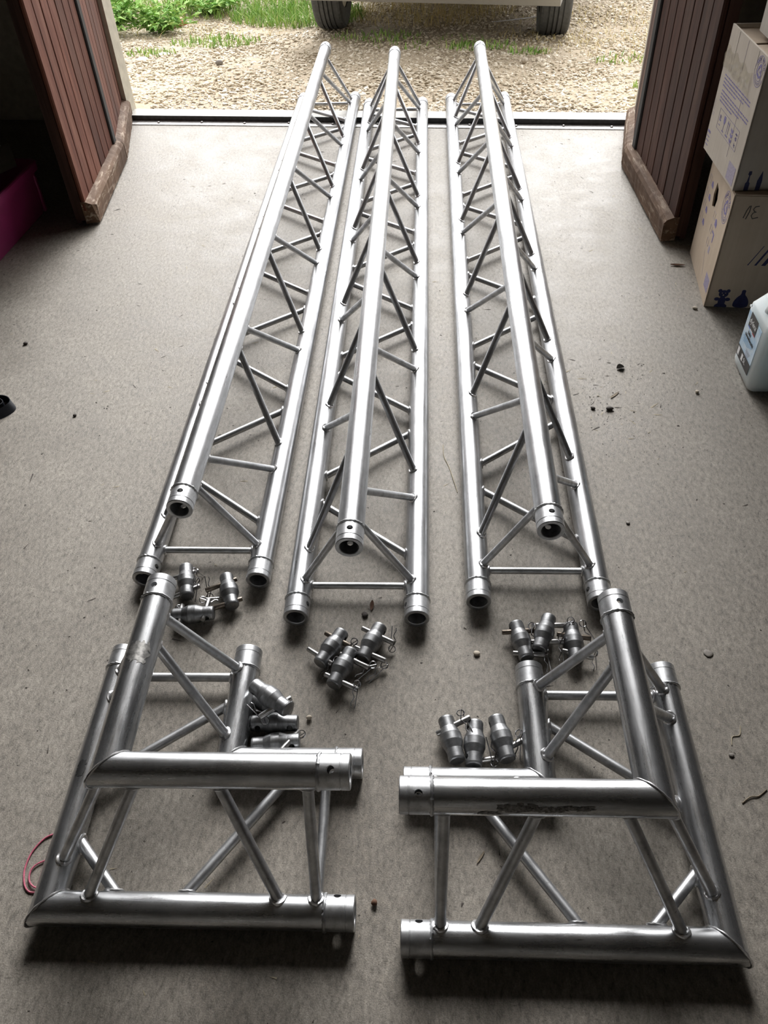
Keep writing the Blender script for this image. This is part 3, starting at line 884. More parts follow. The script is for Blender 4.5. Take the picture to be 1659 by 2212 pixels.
# five handling symbols in frames
for k in range(5):
    cy = .222 - k * .037
    f = [rect(-.0165, .0165, -.0258, -.0250), rect(-.0165, .0165, .0250, .0258)] if k not in (0, 4) else [rect(-.0165, .0165, -.0258, -.0250), rect(-.0165, .0165, .0250, .0258), rect(-.0169 if k == 0 else .0161, -.0161 if k == 0 else .0169, -.0258, .0258)]
    poly_print('symbol_frame', f, INK, t, lit(cy, .106))
    mw = lit(cy, .106)
    if k == 0: poly_print('handling_symbol', [rect(-.007, .007, -.003, .001), rect(-.007, -.003, .001, .012), rect(.001, .004, .003, .012), rect(-.006, .006, -.014, -.012)], INK, t, mw)
    if k == 1: poly_print('handling_symbol', [[(-.008, .02), (.008, .02), (.0085, .008), (.003, .0), (-.003, .0), (-.0085, .008)], rect(-.001, .001, -.017, .001), rect(-.008, .008, -.0195, -.017)], INK, t, mw)
    if k == 2: poly_print('handling_symbol', [[(-.006, .02), (-.010, .012), (-.002, .012)], [(.006, .02), (.002, .012), (.010, .012)], rect(-.007, -.005, -.012, .013), rect(.005, .007, -.012, .013), rect(-.010, .010, -.019, -.0155)], INK, t, mw)
    if k == 3:
        poly_print('handling_symbol', [[(-.010, z + .004), (0, z), (.010, z + .004), (.010, z - .003), (0, z - .008), (-.010, z - .003)] for z in (.010, -.002, -.015)], INK, t, mw)
    if k == 4:
        put('handling_symbol', text_mesh('max', .009, INK), t, mw @ Matrix.Translation((0, .013, 0)))
        put('handling_symbol', text_mesh('40', .014, INK), t, mw @ Matrix.Translation((0, .001, 0)))
        put('handling_symbol', text_mesh('kg', .011, INK), t, mw @ Matrix.Translation((0, -.014, 0)))
poly_print('printed_patch', [rect(-.03, .03, -.022, .024)], INK_P, t, lit(.045, .028))
strokes('printed_sketch', [[(-.008, .02), (-.003, .014), (-.008, .006), (-.002, -.001), (-.006, -.008)], [(-.012, -.014), (.008, -.014)], [(-.01, -.02), (.006, -.02)]], .0006, INK_P, t, lit(.287, .118))
for k in range(4):
    poly_print('printed_line', [rect(-.012, .012, -.0012, .0012 + (.004 if k == 0 else 0))], INK, t, lit(.286, .05 - k * .011))
for y, z0, z1, mat_ in ((.232, .224, .32, MARKER), (.155, .25, .32, INK_P), (.068, .285, .32, MARKER), (.105, .05, .2, INK_P)):
    poly_print('crease', [rect(-.0006, .0006, z0, z1)], mat_, t, lit(y, 0), .0002)
# crumpled tape across the face
NS = 16; vs = []; fs = []
for i in range(NS + 1):
    for j in range(5):
        yy = .302 - (.23 * i / NS)
        zz = .213 + .012 * j + .006 * math.sin(i * 1.3) * (j == 4) + .012 * (1 - i / NS)
        vs.append((-.0012 - rr.uniform(0, .0035) * (i % 3 == 1 or j == 2), yy + rr.uniform(-.003, .003), zz + rr.uniform(-.002, .002)))
for i in range(NS):
    for j in range(4):
        q = i * 5 + j; fs.append((q, q + 1, q + 6, q + 5))
m = MB(); m.add(vs, fs); m.build('clear_tape', TAPE, t, smooth=False)['label'] = 'crumpled clear tape'
for x0, kind in ((.034, 0), (.064, 1)):
    if kind == 0: ps = [[(x0 - .006, -.012), (x0 + .006, -.012), (x0 + .006, .02), (x0 + .003, .024), (x0 + .002, .04), (x0 + .005, .044), (x0 + .004, .052), (x0 - .003, .052), (x0 - .004, .044), (x0 - .001, .04), (x0 - .003, .024), (x0 - .006, .02)]]
    else: ps = [[(x0 - .006, -.012), (x0 + .006, -.012), (x0 + .007, .026), (x0 + .003, .05), (x0 + .002, .052), (x0 - .006, .026)]]
    poly_print('tool_print', [[(x, max(.001, z)) for x, z in ps[0]]], INK_N, t, front(0, 0))

# --- pale carton on top
t = thing('pale_carton', 'pale carton standing on the upper moving box, cut by the right edge of the photo', 'box', (1.014, 2.09, .6635), math.radians(-4.6))
m = MB(); m.rbox(0, .26, 0, .21, 0, .26, .002); m.build('carton_body', CARD_W, t, smooth=False)
m = MB(); m.rbox(.002, .129, .002, .208, .26, .263, .001); m.build('top_flap', CARD_W, t, smooth=False)
m = MB(); m.rbox(.131, .258, .002, .208, .26, .263, .001); m.build('top_flap', CARD_W, t, smooth=False)

# ------------------------------------------------------------------ water canister
t = thing('water_canister', 'milky plastic canister of demineralised water with a pale blue label', 'canister', (.953, 1.64, 0), math.radians(-5.4))
def rrect(x0, x1, y0, y1, r, z, n=6):
    out = []
    for cx, cy, a0 in ((x1 - r, y1 - r, 0), (x0 + r, y1 - r, 90), (x0 + r, y0 + r, 180), (x1 - r, y0 + r, 270)):
        for i in range(n + 1):
            a = math.radians(a0 + 90 * i / n); out.append((cx + r * math.cos(a), cy + r * math.sin(a), z))
    return out
secs = [(.012, .19 - .012, .012, .143, .016, 0), (.003, .187, .003, .152, .018, .006), (0, .19, 0, .155, .018, .02), (0, .19, 0, .155, .018, .172), (.001, .189, .001, .154, .018, .182), (.004, .187, .004, .151, .018, .187), (.034, .174, .008, .147, .018, .218), (.058, .160, .014, .141, .018, .246), (.075, .150, .03, .125, .018, .258), (.095, .140, .05, .105, .018, .264)]
vs = []; 
for sct in secs: vs += rrect(*sct[:5], sct[5])
n = len(rrect(*secs[0][:5], 0)); fs = [tuple(range(n))[::-1], tuple(range((len(secs) - 1) * n, len(secs) * n))]
for k in range(len(secs) - 1):
    for i in range(n):
        j = (i + 1) % n; fs.append((k * n + i, k * n + j, (k + 1) * n + j, (k + 1) * n + i))
m = MB(); m.add(vs, fs); m.build('canister_body', HDPE, t, angle=50)
m = MB(); m.tube([(.02, .07, .196), (.026, .07, .235), (.046, .07, .268), (.085, .07, .282), (.118, .07, .272), (.128, .07, .255)], [.013, .0125, .012, .012, .012, .013], 14); m.build('carry_handle', HDPE, t)
m = MB(); m.lathe([(.0215, 0), (.0215, .026), (.019, .029), (.0001, .029)], 24); m.build('screw_cap', CAPM, t, mw=frame((.158, .07, .234), (1, 0, 0), (0, 0, 1), (0, -1, 0)))
m = MB(); m.lathe([(.0036, 0), (.0032, .0045), (.0001, .005)], 12); m.build('mould_stud', HDPE, t, mw=frame((.001, .138, .176), (0, 0, 1), (-1, 0, 0), (0, -1, 0)))
poly_print('paper_label', [rect(-.054, .054, -.068, .062)], LABEL, t, lit(.085, .103), .0006, 'pale blue paper label')
poly_print('label_band', [rect(-.053, .053, -.068, -.038)], BLACKP, t, lit(.085, .103, .0014))
poly_print('label_badge', [rect(-.034, .024, .03, .068)], BLACKP, t, lit(.085, .103, .0014))
put('label_lettering', text_mesh('dyfena', .0195, WHITEP, shear=.25), t, lit(.090, .151, .0022))
for i, mat_ in enumerate((BLUEP, WHITEP, REDP)):
    poly_print('label_stripe', [rect(-.034 + i * .0193, -.034 + (i + 1) * .0193, .027, .030)], mat_, t, lit(.085, .103, .0014))
put('label_lettering', text_mesh('EAU', .0125, BLACKP), t, lit(.094, .119, .0016))
put('label_lettering', text_mesh('DÉMINÉRALISÉE', .0098, BLACKP), t, lit(.085, .107, .0016))
for k in range(3):
    poly_print('label_stripe', [rect(-.04 + k * .004, .03 - k * .012, -.001, .0012)], plain('label_small_print_%d' % k, (.25, .42, .6), .5), t, lit(.085, .099 - k * .0055, .0014))
for k in range(4):
    poly_print('label_text_line', [rect(-.005, .03 - .004 * k, -.0006, .0006)], BLACKP if k == 1 else INK_P, t, lit(.080, .082 - k * .0045, .0014))
poly_print('label_window', [rect(-.048, -.034, -.064, -.042), rect(-.014, -.002, -.062, -.044)], WHITEP, t, lit(.085, .103, .0018))
put('label_lettering', text_mesh('5L', .018, WHITEP), t, lit(.072, .05, .0018))
put('moulded_mark', text_mesh('5L', .014, HDPE), t, frame((.022, .11, .2145), Vector((0, -1, 0)), Vector((.68, 0, .73)), Vector((-.73, 0, .68))))

# ------------------------------------------------------------------ magenta bin with things in it, strap
t = thing('plastic_bin', 'magenta plastic tub in the dark behind the left door', 'bin', (-1.262, 2.49, 0), math.radians(-8.1))
m = MB(); bl, bw, bh, dr = .49, .40, .185, .02
vs = []
for z, i in ((0, dr), (.006, dr - .004), (bh - .03, .004), (bh - .03, -.006), (bh - .004, -.008), (bh, -.004), (bh, .004), (bh - .03, .010), (.008, dr + .006)):
    vs += rrect(-bw + i, -i, i, bl - i, .03, z)
n = len(rrect(0, 1, 0, 1, .03, 0)); fs = [tuple(range(n))[::-1], tuple(range(8 * n, 9 * n))]
for k in range(8):
    for i in range(n):
        j = (i + 1) % n; fs.append((k * n + i, k * n + j, (k + 1) * n + j, (k + 1) * n + i))
m.add(vs, fs); m.build('tub', MAGENTA, t, angle=40)
for y in (.035, .445):
    m = MB(); m.rbox(-.012, -.001, y, y + .016, .01, .145, .003); m.build('stiffening_rib', MAGENTA, t, smooth=False)
t = thing('paper_sheet', 'greyish card lying inside the magenta tub', 'paper', (-1.345, 2.93, .07), .4)
m = MB(); vs = [(x * .09, y * .12, .12 + .02 * x + .008 * math.sin(3 * y)) for y in np.linspace(-1, 1, 6) for x in (-1, -.3, .4, 1)]
m.add(vs, [(r * 4 + q, r * 4 + q + 1, r * 4 + q + 5, r * 4 + q + 4) for r in range(5) for q in range(3)])
m.build('sheet', plain('grey_card', (.22, .2, .17), .8), t)
t = thing('white_rod', 'short pale rod standing up out of the magenta tub', 'rod', (-1.36, 2.98, 0), 0)
m = MB(); m.tube([(-.04, -.13, .012), (.0, 0, .165), (.035, .045, .225)], .008, 10); m.build('rod', plain('dull_white_plastic', (.5, .5, .48), .5), t)
t = thing('webbing_strap', 'black webbing strap in a loose loop on the floor at the left edge', 'strap', (-1.0, 1.7, 0), 0)
def ribbon(pts, w, th=.0018):
    m = MB(); vs = []; fs = []
    N = len(pts)
    for i, (x, y, z, ti) in enumerate(pts):
        p = Vector((x, y, z)); a = Vector(pts[max(0, i - 1)][:3]); b = Vector(pts[min(N - 1, i + 1)][:3])
        tg = (b - a).normalized(); side = tg.cross(Vector((0, 0, 1))).normalized()
        up_ = Vector((0, 0, 1)) * math.cos(ti) + side * math.sin(ti); nn = tg.cross(up_).normalized()
        for su, sn in ((0, -1), (1, -1), (1, 1), (0, 1)): vs.append(p + up_ * w * su + nn * th * .5 * sn)
    for i in range(N - 1):
        for k in range(4):
            j = (k + 1) % 4; fs.append((i * 4 + k, i * 4 + j, i * 4 + 4 + j, i * 4 + 4 + k))
    fs += [(0, 1, 2, 3), tuple(range(N * 4 - 4, N * 4))]
    m.add(vs, fs); return m
def spl(ctrl, n=8):
    out = []
    c = [ctrl[0]] + list(ctrl) + [ctrl[-1]]
    for i in range(1, len(c) - 2):
        p0, p1, p2, p3 = (np.array(c[i + k], float) for k in (-1, 0, 1, 2))
        for s_ in np.linspace(0, 1, n, endpoint=False):
            out.append(tuple(.5 * (2 * p1 + (p2 - p0) * s_ + (2 * p0 - 5 * p1 + 4 * p2 - p3) * s_ ** 2 + (3 * p1 - p0 - 3 * p2 + p3) * s_ ** 3)))
    out.append(tuple(ctrl[-1])); return out
ribbon(spl([(-.13, .075, 0, .2), (-.06, .07, 0, .2), (-.005, .066, 0, .1), (.022, .05, 0, .2), (.03, .028, 0, .4), (.016, .004, 0, .6), (-.02, -.022, 0, .5), (-.06, -.04, 0, .3), (-.14, -.06, 0, .2)]), .026).build('outer_loop', STRAP, t)
ribbon(spl([(-.13, .09, .001, 0), (-.05, .062, .001, 0), (-.012, .052, .001, 0), (.004, .034, .001, 0), (-.012, .014, .001, 0), (-.05, .002, .001, 0), (-.14, -.02, .001, 0)]), .024).build('inner_loop', STRAP, t)

# ------------------------------------------------------------------ litter on the floor
def pebble(label, x, y, r, mat_, sq=.6, name='pebble', cat='pebble', seed=0):
    bm = bmesh.new(); bmesh.ops.create_icosphere(bm, subdivisions=2, radius=r)
    rr = random.Random(seed)
    ph = [rr.uniform(0, 6) for _ in range(4)]
    for v in bm.verts:
        k = 1 + .18 * math.sin(v.co.x / r * 2 + ph[0]) + .14 * math.sin(v.co.y / r * 3 + ph[1])
        v.co *= k; v.co.z *= sq; v.co.x *= 1.25
    zmin = min(v.co.z for v in bm.verts)
    for v in bm.verts: v.co.z -= zmin
    me = bpy.data.meshes.new(name); bm.to_mesh(me); bm.free(); me.materials.append(mat_)
    me.polygons.foreach_set('use_smooth', [True] * len(me.polygons))
    o = put(name, me); o.location = (x, y, 0); o.rotation_euler = (0, 0, rr.uniform(0, 3))
    return tag(o, label, cat)
pebble('tan pebble on the concrete between the middle and the right coupler piles', .164, .878, .0052, PEB, seed=1)
pebble('pale pebble in front of the lower cardboard box', .951, 2.058, .0062, PEB, seed=2)
pebble('brown crumb beside the tube ends of the two truss corners', -.045, .435, .0042, RUST, .9, seed=3)
pebble('brown crumb right of the couplers at the left truss corner', -.154, .757, .0042, PEB, .9, seed=4)
pebble('dark pebble on the floor below the open end of the right truss', .535, 1.203, .004, PEBD, seed=5)
pebble('pale pebble on the right, outside the right truss corner', .573, .646, .004, PEBD, seed=6)
pebble('small pale pebble on the floor left of the water canister', .83, 1.656, .005, PEB, seed=7)
pebble('dark crumb just right of the right truss at mid length', .495, 1.855, .006, CRUMB, .4, seed=8)
pebble('black lump in the scatter of crumbs right of the right truss', .591, 1.604, .0075, CRUMB, .5, seed=9)
pebble('small black crumb left of the black lump, right of the right truss', .547, 1.611, .005, CRUMB, .6, seed=10)
pebble('black crumb on the floor beside the webbing strap', -.801, 1.691, .0045, CRUMB, .6, seed=11)
pebble('black crumb on the left floor below the dark tub', -1.03, 2.05, .006, CRUMB, .6, seed=12)
pebble('dark blob on the floor above the middle coupler pile', -.049, .985, .0058, CRUMB, .5, seed=13)
pebble('flat grey spot of stone at the right, above the right truss corner tube end', .599, .853, .0075, PEBD, .18, seed=14)

def leaf(label, x, y, L, W, rz, mat_, curl=.3, name='dry_leaf', cat='leaf'):
    vs = []; fs = []
    N = 9
    for i in range(N + 1):
        u_ = i / N; w = W * math.sin(math.pi * min(1, u_ * .96 + .02)) ** .7
        for s_ in (-1, 0, 1):
            vs.append((L * (u_ - .5), s_ * w * .5, .0015 + curl * abs(s_) * w * .5 + .12 * L * (u_ - .5) ** 2 * 4 * curl))
    for i in range(N):
        for k in range(2):
            q = i * 3 + k; fs.append((q, q + 1, q + 4, q + 3))
    nv = len(vs); vs += [(x_, y_, z_ - .0012) for x_, y_, z_ in vs]; fs += [tuple(i + nv for i in reversed(f)) for f in fs]
    m = MB(); m.add(vs, fs); o = m.build(name, mat_); o.location = (x, y, 0); o.rotation_euler = (0, 0, rz)
    return tag(o, label, cat)
leaf('curled black leaf on the floor between the right truss and the canister', .66, 1.779, .022, .02, .2, LEAFD, .7)
leaf('narrow grey leaf sliver below the curled black leaf', .617, 1.662, .038, .0055, .75, TWIG, .2)
leaf('brown dry leaf on the floor in front of the right door rail', .974, 2.316, .045, .012, -.2, RUST, .5)
leaf('rust coloured flake on the floor near the end of the middle truss', -.034, 1.008, .026, .008, 1.45, RUST, .6)
leaf('straw coloured chip between the near ends of the two truss corners', .125, .496, .024, .0035, .9, TWIG, .3)
def twig(label, pts, r, mat_, name='twig', cat='twig'):
    m = MB(); m.tube(spl([(a, b, c) for a, b, c in pts], 6), r, 6)
    o = m.build(name, mat_); return tag(o, label, cat)
twig('thin curved straw on the floor between the middle and right trusses', [(.154, 1.497, .001), (.152, 1.455, .0014), (.161, 1.414, .001), (.168, 1.36, .002), (.172, 1.327, .001)], .0009, STRAW)
twig('short brown twig near the right edge, outside the right truss corner', [(.562, .562, .0012), (.578, .571, .0018), (.592, .572, .0014), (.61, .583, .0012)], .0011, TWIG)
twig('thin crooked straw outside the right truss corner, above the brown twig', [(.58, .665, .001), (.586, .68, .001), (.6, .683, .001), (.607, .7, .001)], .0008, STRAW)
m = MB()
m.tube(spl([(-.545, .572, .0016), (-.572, .566, .0018), (-.586, .556, .0016), (-.597, .536, .0018), (-.6, .512, .0016), (-.594, .49, .0022), (-.584, .478, .0016), (-.57, .476, .0016)], 8), .0014, 7)
m.tube(spl([(-.562, .528, .0016), (-.581, .52, .0026), (-.589, .51, .003), (-.588, .496, .003), (-.58, .486, .0034), (-.566, .48, .0024)], 8), .0014, 7)
tag(m.build('twine', PINKT), 'pink twine loop sticking out under the left truss corner', 'twine')
# fine dust, crumbs and straw bits
def crumbs():
    V = []; F = []; MI = []
    base = np.array([(1, 0, 0), (-.6, .8, 0), (-.6, -.8, 0), (0, 0, .8)])
    tri = [(0, 1, 3), (1, 2, 3), (2, 0, 3)]
    n = 1500
    for i in range(n):
        x = rng.uniform(-1.25, 1.15); y = rng.uniform(.15, 3.6)
        if i < 240: x, y = rng.normal(.6, .1), rng.normal(1.62, .12)
        k = rng.uniform(.0006, .0019) * (1.5 if rng.random() < .12 else 1)
        st = rng.uniform(1, 2.2) if rng.random() < .75 else rng.uniform(4, 9)
        a = rng.uniform(0, 6.28); c, s_ = math.cos(a), math.sin(a)
        P = base * np.array([k * st, k, k]); P = np.stack([x + c * P[:, 0] - s_ * P[:, 1], y + s_ * P[:, 0] + c * P[:, 1], P[:, 2] + .0002], -1)
        o = len(V); V += P.tolist(); F += [(p + o, q + o, r_ + o) for p, q, r_ in tri]; MI += [0 if (st < 3 or rng.random() < .55) else 1] * 3
    o = put('floor_crumbs', np_mesh('floor_crumbs', V, F, [CRUMB, STRAW], MI))
    tag(o, 'fine dark crumbs and straw bits scattered over the concrete floor', 'crumbs', kind='stuff')
crumbs()

# ------------------------------------------------------------------ outside: ground, gravel, grass, weeds
def e_of(x, y): return (x - G0.x) * EY.x + (y - G0.y) * EY.y
def zg(x, y):
    e = e_of(x, y)
    z = .012 - .1 * max(0.0, min(e - .08, 2.1)) - .012 * max(0.0, e - 2.18)
    return z + .008 * math.sin(x * 2.3 + 1) * math.sin(y * 1.9) * min(1, max(0, e - .1))
vs = []; fs = []
NX, NY = 60, 60
for i in range(NY + 1):
    for j in range(NX + 1):
        p = G0 + EX * (-9 + 18 * j / NX) + EY * (.085 + 14 * (i / NY) ** 1.6)
        vs.append((p.x, p.y, zg(p.x, p.y) + .004 * math.sin(7.1 * p.x) * math.cos(6.3 * p.y)))
for i in range(NY):
    for j in range(NX):
        q = i * (NX + 1) + j; fs.append((q, q + 1, q + NX + 2, q + NX + 1))
m = MB(); m.add(vs, fs); struct('ground', m, GROUND, smooth=True)
def gravel(n, name, label, x0, x1, e0, e1, smin, smax):
    bm = bmesh.new(); bmesh.ops.create_icosphere(bm, subdivisions=1, radius=1)
    B = np.array([v.co[:] for v in bm.verts]); T = np.array([[v.index for v in f.verts] for f in bm.faces]); bm.free()
    nb = len(B)
    ex = rng.uniform(x0, x1, n); ey = e0 + (e1 - e0) * rng.random(n) ** 1.15
    X = G0.x + EX.x * ex + EY.x * ey; Y = G0.y + EX.y * ex + EY.y * ey
    ok = (ey > .25) | ((ex > -1.12) & (ex < 1.08))
    X, Y = X[ok], Y[ok]; n = len(X)
    Z = np.array([zg(a, b) for a, b in zip(X, Y)])
    s_ = smin + (smax - smin) * rng.random(n) ** 2.2
    sc = np.stack([s_ * rng.uniform(.8, 1.5, n), s_ * rng.uniform(.5, .9, n), s_ * rng.uniform(.25, .55, n)], -1)
    V = B[None] * (1 + rng.uniform(-.45, .4, (n, nb, 1))) * sc[:, None]
    tl = rng.uniform(-.5, .5, n); ct, st = np.cos(tl)[:, None], np.sin(tl)[:, None]
    V = np.stack([V[..., 0] * ct - V[..., 2] * st, V[..., 1], V[..., 0] * st + V[..., 2] * ct], -1)
    a = rng.uniform(0, 6.283, n); ca, sa = np.cos(a)[:, None], np.sin(a)[:, None]
    V = np.stack([V[..., 0] * ca - V[..., 1] * sa + X[:, None], V[..., 0] * sa + V[..., 1] * ca + Y[:, None], V[..., 2] + Z[:, None] + s_[:, None] * .12], -1)
    F = (T[None] + (np.arange(n) * nb)[:, None, None]).reshape(-1, 3)
    o = put(name, np_mesh(name, V.reshape(-1, 3), F, STONE))
    tag(o, label, 'gravel', kind='stuff')
gravel(48000, 'gravel', 'pale flaky gravel and chippings covering the yard outside the doorway', -2.4, 2.3, .1, 3.9, .005, .016)
def blades(name, label, mat_, spots, kind='stuff', width=.0045):
    V = []; F = []
    for cx, cy, rad, n, h0, h1, lean in spots:
        for _ in range(n):
            rr_ = rad * math.sqrt(rng.random()); a = rng.uniform(0, 6.283)
            x, y = cx + rr_ * math.cos(a) * 1.3, cy + rr_ * math.sin(a) * .8
            if e_of(x, y) < .12: continue
            z = zg(x, y); h = rng.uniform(h0, h1); b = rng.uniform(0, 6.283); l = lean * h * rng.uniform(.3, 1.3)
            w = width * rng.uniform(.6, 1.3); dx, dy = math.cos(b), math.sin(b); px, py = -dy * w, dx * w
            o = len(V)
            V += [(x - px, y - py, z), (x + px, y + py, z), (x + dx * l * .35 + px * .9, y + dy * l * .35 + py * .9, z + h * .62), (x + dx * l * .35 - px * .9, y + dy * l * .35 - py * .9, z + h * .62), (x + dx * l, y + dy * l, z + h), (x + dx * l, y + dy * l, z + h)]
            F += [(o, o + 1, o + 2), (o, o + 2, o + 3), (o + 3, o + 2, o + 4)]
    o = put(name, np_mesh(name, V, F, mat_))
    return tag(o, label, 'grass', kind=kind)
blades('grass', 'short green grass growing through the gravel of the yard', GRASS,
       [(-.9, 5.62, .22, 300, .015, .045, .8), (-.42, 6.35, .36, 1500, .03, .08, .8), (-1.24, 5.32, .12, 110, .015, .04, .8), (.1, 5.72, .22, 160, .015, .04, .7), (.72, 5.25, .16, 170, .015, .04, .7), (.95, 5.03, .1, 80, .015, .04, .7),
        (1.43, 4.1, .1, 60, .02, .05, .7), (-.9, 6.75, .5, 700, .03, .08, .8), (.45, 5.45, .3, 80, .015, .04, .8), (1.4, 4.75, .15, 50, .015, .04, .7), (-1.1, 7.1, .7, 1500, .03, .1, .8)], width=.0035)
blades('dry_grass', 'straw coloured dry grass on the sunny side of the yard', DRYG,
       [(1.65, 5.7, .65, 900, .012, .04, 1.8), (1.35, 5.15, .35, 200, .01, .03, 1.8), (.5, 6.3, .45, 900, .03, .09, 1.0), (-1.0, 6.1, .5, 300, .01, .04, 1.6), (1.75, 4.7, .35, 150, .01, .03, 1.8)], width=.0018)
# leafy weeds by the left jamb: stalk and leaves, three plants
def weed(label, x, y, n, h, spread, seed):
    rr = random.Random(seed)
    z = zg(x, y)
    t = thing('weed', label, 'weed', (x, y, z - .004), 0, 'leafy weeds left of the doorway')
    m = MB()
    L = MB()
    for k in range(n):
        a = rr.uniform(0, 6.283); l = rr.uniform(.3, 1) * spread; hh = h * rr.uniform(.45, 1)
        p = [(0, 0, 0), (l * .35 * math.cos(a), l * .35 * math.sin(a), hh * .55), (l * math.cos(a), l * math.sin(a), hh * rr.uniform(.75, 1))]
        pts = spl(p, 4); m.tube(pts, .0022, 4)
        for q in pts[2:]:
            for s_ in range(3):
                b = a + rr.uniform(-1.8, 1.8); ll = rr.uniform(.03, .075); w = ll * rr.uniform(.16, .3); up_ = rr.uniform(-.3, .7)
                d = Vector((math.cos(b), math.sin(b), up_)).normalized(); sd = d.cross(Vector((0, 0, 1))).normalized() * w
                o = Vector(q); mid = o + d * ll * .5 + Vector((0, 0, .004))
                L.add([o, mid + sd, o + d * ll + Vector((0, 0, -.008)), mid - sd], [(0, 1, 2), (0, 2, 3)])
    m.build('stems', GRASS, t, smooth=False)
    f = L.build('foliage', LEAFG, t, smooth=False); f['kind'] = 'stuff'
LEAFG = m_stone('green_weed_leaf', (.13, .3, .05), (.28, .5, .11), (.48, .62, .24))
weed('tall leafy weed right behind the left jamb', -1.66, 6.12, 46, .26, .30, 1)
weed('bushy leafy weed right of the tall one by the left jamb', -1.33, 6.1, 40, .18, .26, 2)
weed('leafy weed at the back, at the upper left corner of the photo', -1.75, 6.55, 40, .25, .3, 3)
weed('low weed with grassy leaves at the back beside the brick piece', -1.05, 6.62, 34, .13, .28, 4)
def yard_stone(label, x, y, r, mat_, sq, seed, name='stone', cat='stone'):
    o = pebble(label, x, y, r, mat_, sq, name, cat, seed); o.location.z = zg(x, y) - .2 * r * sq
yard_stone('dark rounded stone on the gravel left of the left truss', -.80, 4.97, .017, PEBD, .8, 31)
yard_stone('warm pale stone on the gravel right of the right truss', .885, 4.75, .02, PEB, .7, 32)
yard_stone('flat pale stone at the left edge of the gravel, nearer of two', -1.27, 5.16, .035, STONE, .3, 33)
yard_stone('flat pale stone at the left edge of the gravel, behind the nearer one', -1.17, 5.28, .03, STONE, .3, 34)
m = MB(); m.rbox(-.075, .075, -.045, .045, -.01, .05, .008); o = m.build('brick_fragment', BRICK, smooth=False)
o.location = (-1.27, 6.26, zg(-1.27, 6.26)); o.rotation_euler = (.12, .2, .5); tag(o, 'broken terracotta brick among the weeds', 'brick')
leaf('pale flat sliver of wood behind the right wheel of the car', 1.02, 5.9, .34, .02, .25, WHITEP, .05, 'wood_sliver', 'wood'); bpy.context.scene.collection.objects[-1].location.z = zg(1.02, 5.9) + .03

# ------------------------------------------------------------------ the parked car
t = thing('car', 'silver grey car parked in the yard, only bumper edge and two tyres in view', 'car', (.52, 5.86, -.2), math.radians(-16.3))
CW = .80
prof = [(-.44, .30), (-.50, .36), (-.52, .50), (-.50, .62), (-.46, .66), (-.42, .98), (-.10, 1.40), (.10, 1.46), (1.55, 1.47), (1.75, 1.42), (2.40, 1.02), (3.15, .86), (3.38, .72), (3.42, .40), (3.34, .28), (2.9, .24), (.0, .24)]
def slab(m, prof, x0, x1):
    n = len(prof); vs = [(x0, y, z) for y, z in prof] + [(x1, y, z) for y, z in prof]
    fs = [tuple(range(n)), tuple(reversed(range(n, 2 * n)))] + [(i, (i + 1) % n, n + (i + 1) % n, n + i) for i in range(n)]
    m.add(vs, fs)
m = MB(); slab(m, prof, -CW + .13, CW - .13)
low = [(-.40, .52), (-.44, .66), (-.40, .92), (2.55, .92), (3.1, .84), (3.3, .7), (3.32, .52), (3.05, .46), (2.95, .62), (2.75, .70), (2.45, .62), (2.35, .30), (.37, .30), (.29, .60), (.0, .69), (-.27, .6), (-.35, .5)]
for s_ in (-1, 1): slab(m, low, s_ * (CW - .13), s_ * CW)
m.build('car_body', CARP, t, angle=30)
bp = [(-.34, .268), (-.50, .268), (-.545, .33), (-.56, .46), (-.53, .58), (-.34, .60)]
m = MB(); slab(m, bp, -CW + .01, CW - .01); m.build('bumper', CARP, t, smooth=False)
gl = [(-.425, .99), (-.105, 1.385), (-.112, 1.39), (-.432, .995)]
m = MB(); slab(m, gl, -.58, .58); m.build('rear_window', GLASSD, t, smooth=False)
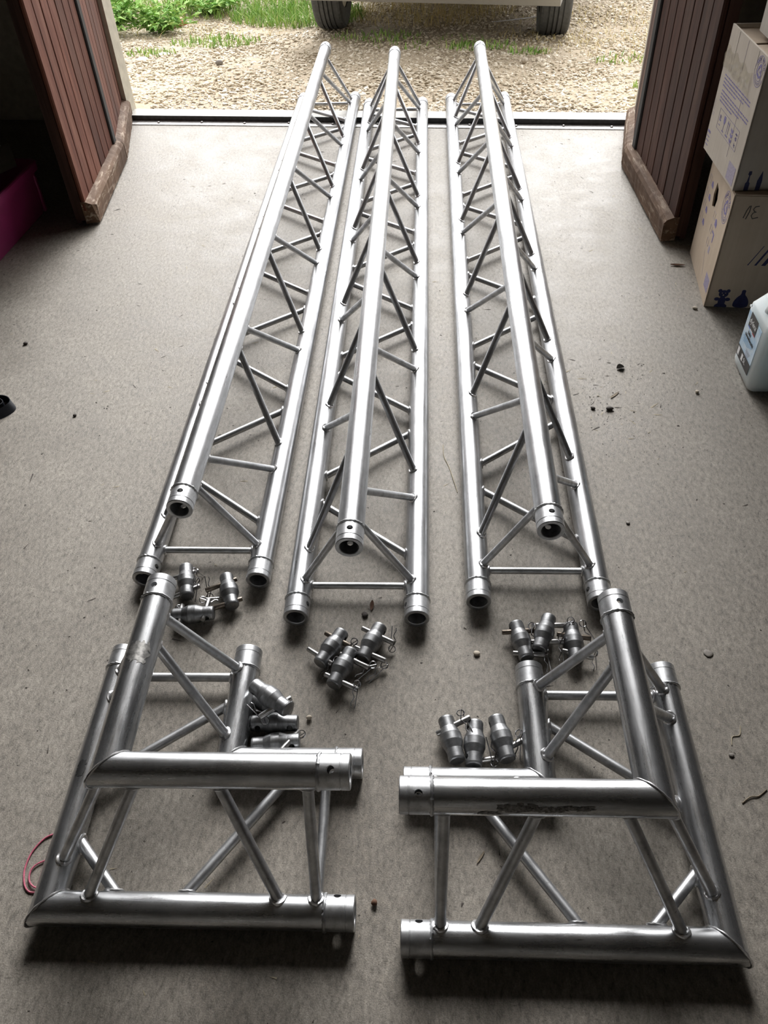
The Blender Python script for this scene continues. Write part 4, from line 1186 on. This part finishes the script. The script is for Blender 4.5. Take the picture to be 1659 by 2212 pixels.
for s_ in (-1, 1):
    m = MB(); m.rbox(s_ * .70 - .07, s_ * .70 + .07, -.47, -.40, .68, .92, .01); m.build('tail_lamp', LAMPR, t, smooth=False)
    m = MB(); slab(m, [(.0, 1.0), (.2, 1.36), (1.6, 1.38), (2.2, 1.0)], s_ * (CW - .128), s_ * (CW - .122)); m.build('side_window', GLASSD, t, smooth=False)
def tyre_mesh():
    m = MB(); TR, TW = .31, .095
    prof = [(.19, -.085), (.25, -.094), (.285, -.093), (.300, -.084), (TR - .004, -.072)]
    xs = [-.072, -.047, -.045, -.039, -.037, -.018, -.016, -.010, -.008, .008, .010, .016, .018, .037, .039, .045, .047, .072]
    grooves = [(-.046, -.038), (-.017, -.009), (.009, .017), (.038, .046)]
    pr = list(prof)
    for i, x in enumerate(xs):
        deep = any(a + .0001 < x < b - .0001 for a, b in grooves)
        r = TR - .010 if deep else TR - .003 * (abs(x) / .072) ** 3
        pr.append((r, x))
    pr += [(r, -y) for r, y in reversed(prof)]
    n = 132; vs = []; fs = []
    for k, (r, y) in enumerate(pr):
        for i in range(n):
            # lateral sipes, bent towards the shoulder
            ph = (i + int(abs(y) * 120)) % 4
            tread = r > TR - .006 and abs(y) < .0721
            rr_ = r - (.006 if (tread and ph == 0 and abs(y) > .019) or (tread and ph == 2 and abs(y) > .045) else 0)
            a = 2 * math.pi * i / n
            vs.append((y, rr_ * math.cos(a), rr_ * math.sin(a)))
    for k in range(len(pr) - 1):
        for i in range(n):
            j = (i + 1) % n; fs.append((k * n + i, k * n + j, (k + 1) * n + j, (k + 1) * n + i))
    m.add(vs, fs)
    return m.mesh('tyre', TYREM, angle=25)
TY = tyre_mesh()
hm = MB(); hm.lathe([(.0001, -.03), (.05, -.035), (.06, -.05), (.165, -.04), (.19, -.075), (.195, -.08), (.195, .08), (.0001, .08)], 30, caps=False)
HUBM = hm.mesh('wheel_rim', HUB)
for x in (-.715, .715):
    for y in (0.0, 2.6):
        w = put('tyre', TY, t, Matrix.Translation((x, y, .31)) @ Matrix.Rotation(math.radians(8 if y == 0 else 0), 4, 'Z'))     # the near pair is steered a little
        s_ = 1 if x > 0 else -1
        put('wheel_rim', HUBM, w, frame((0, 0, 0), (0, 0, 1), (-s_, 0, 0), (0, -s_, 0)))
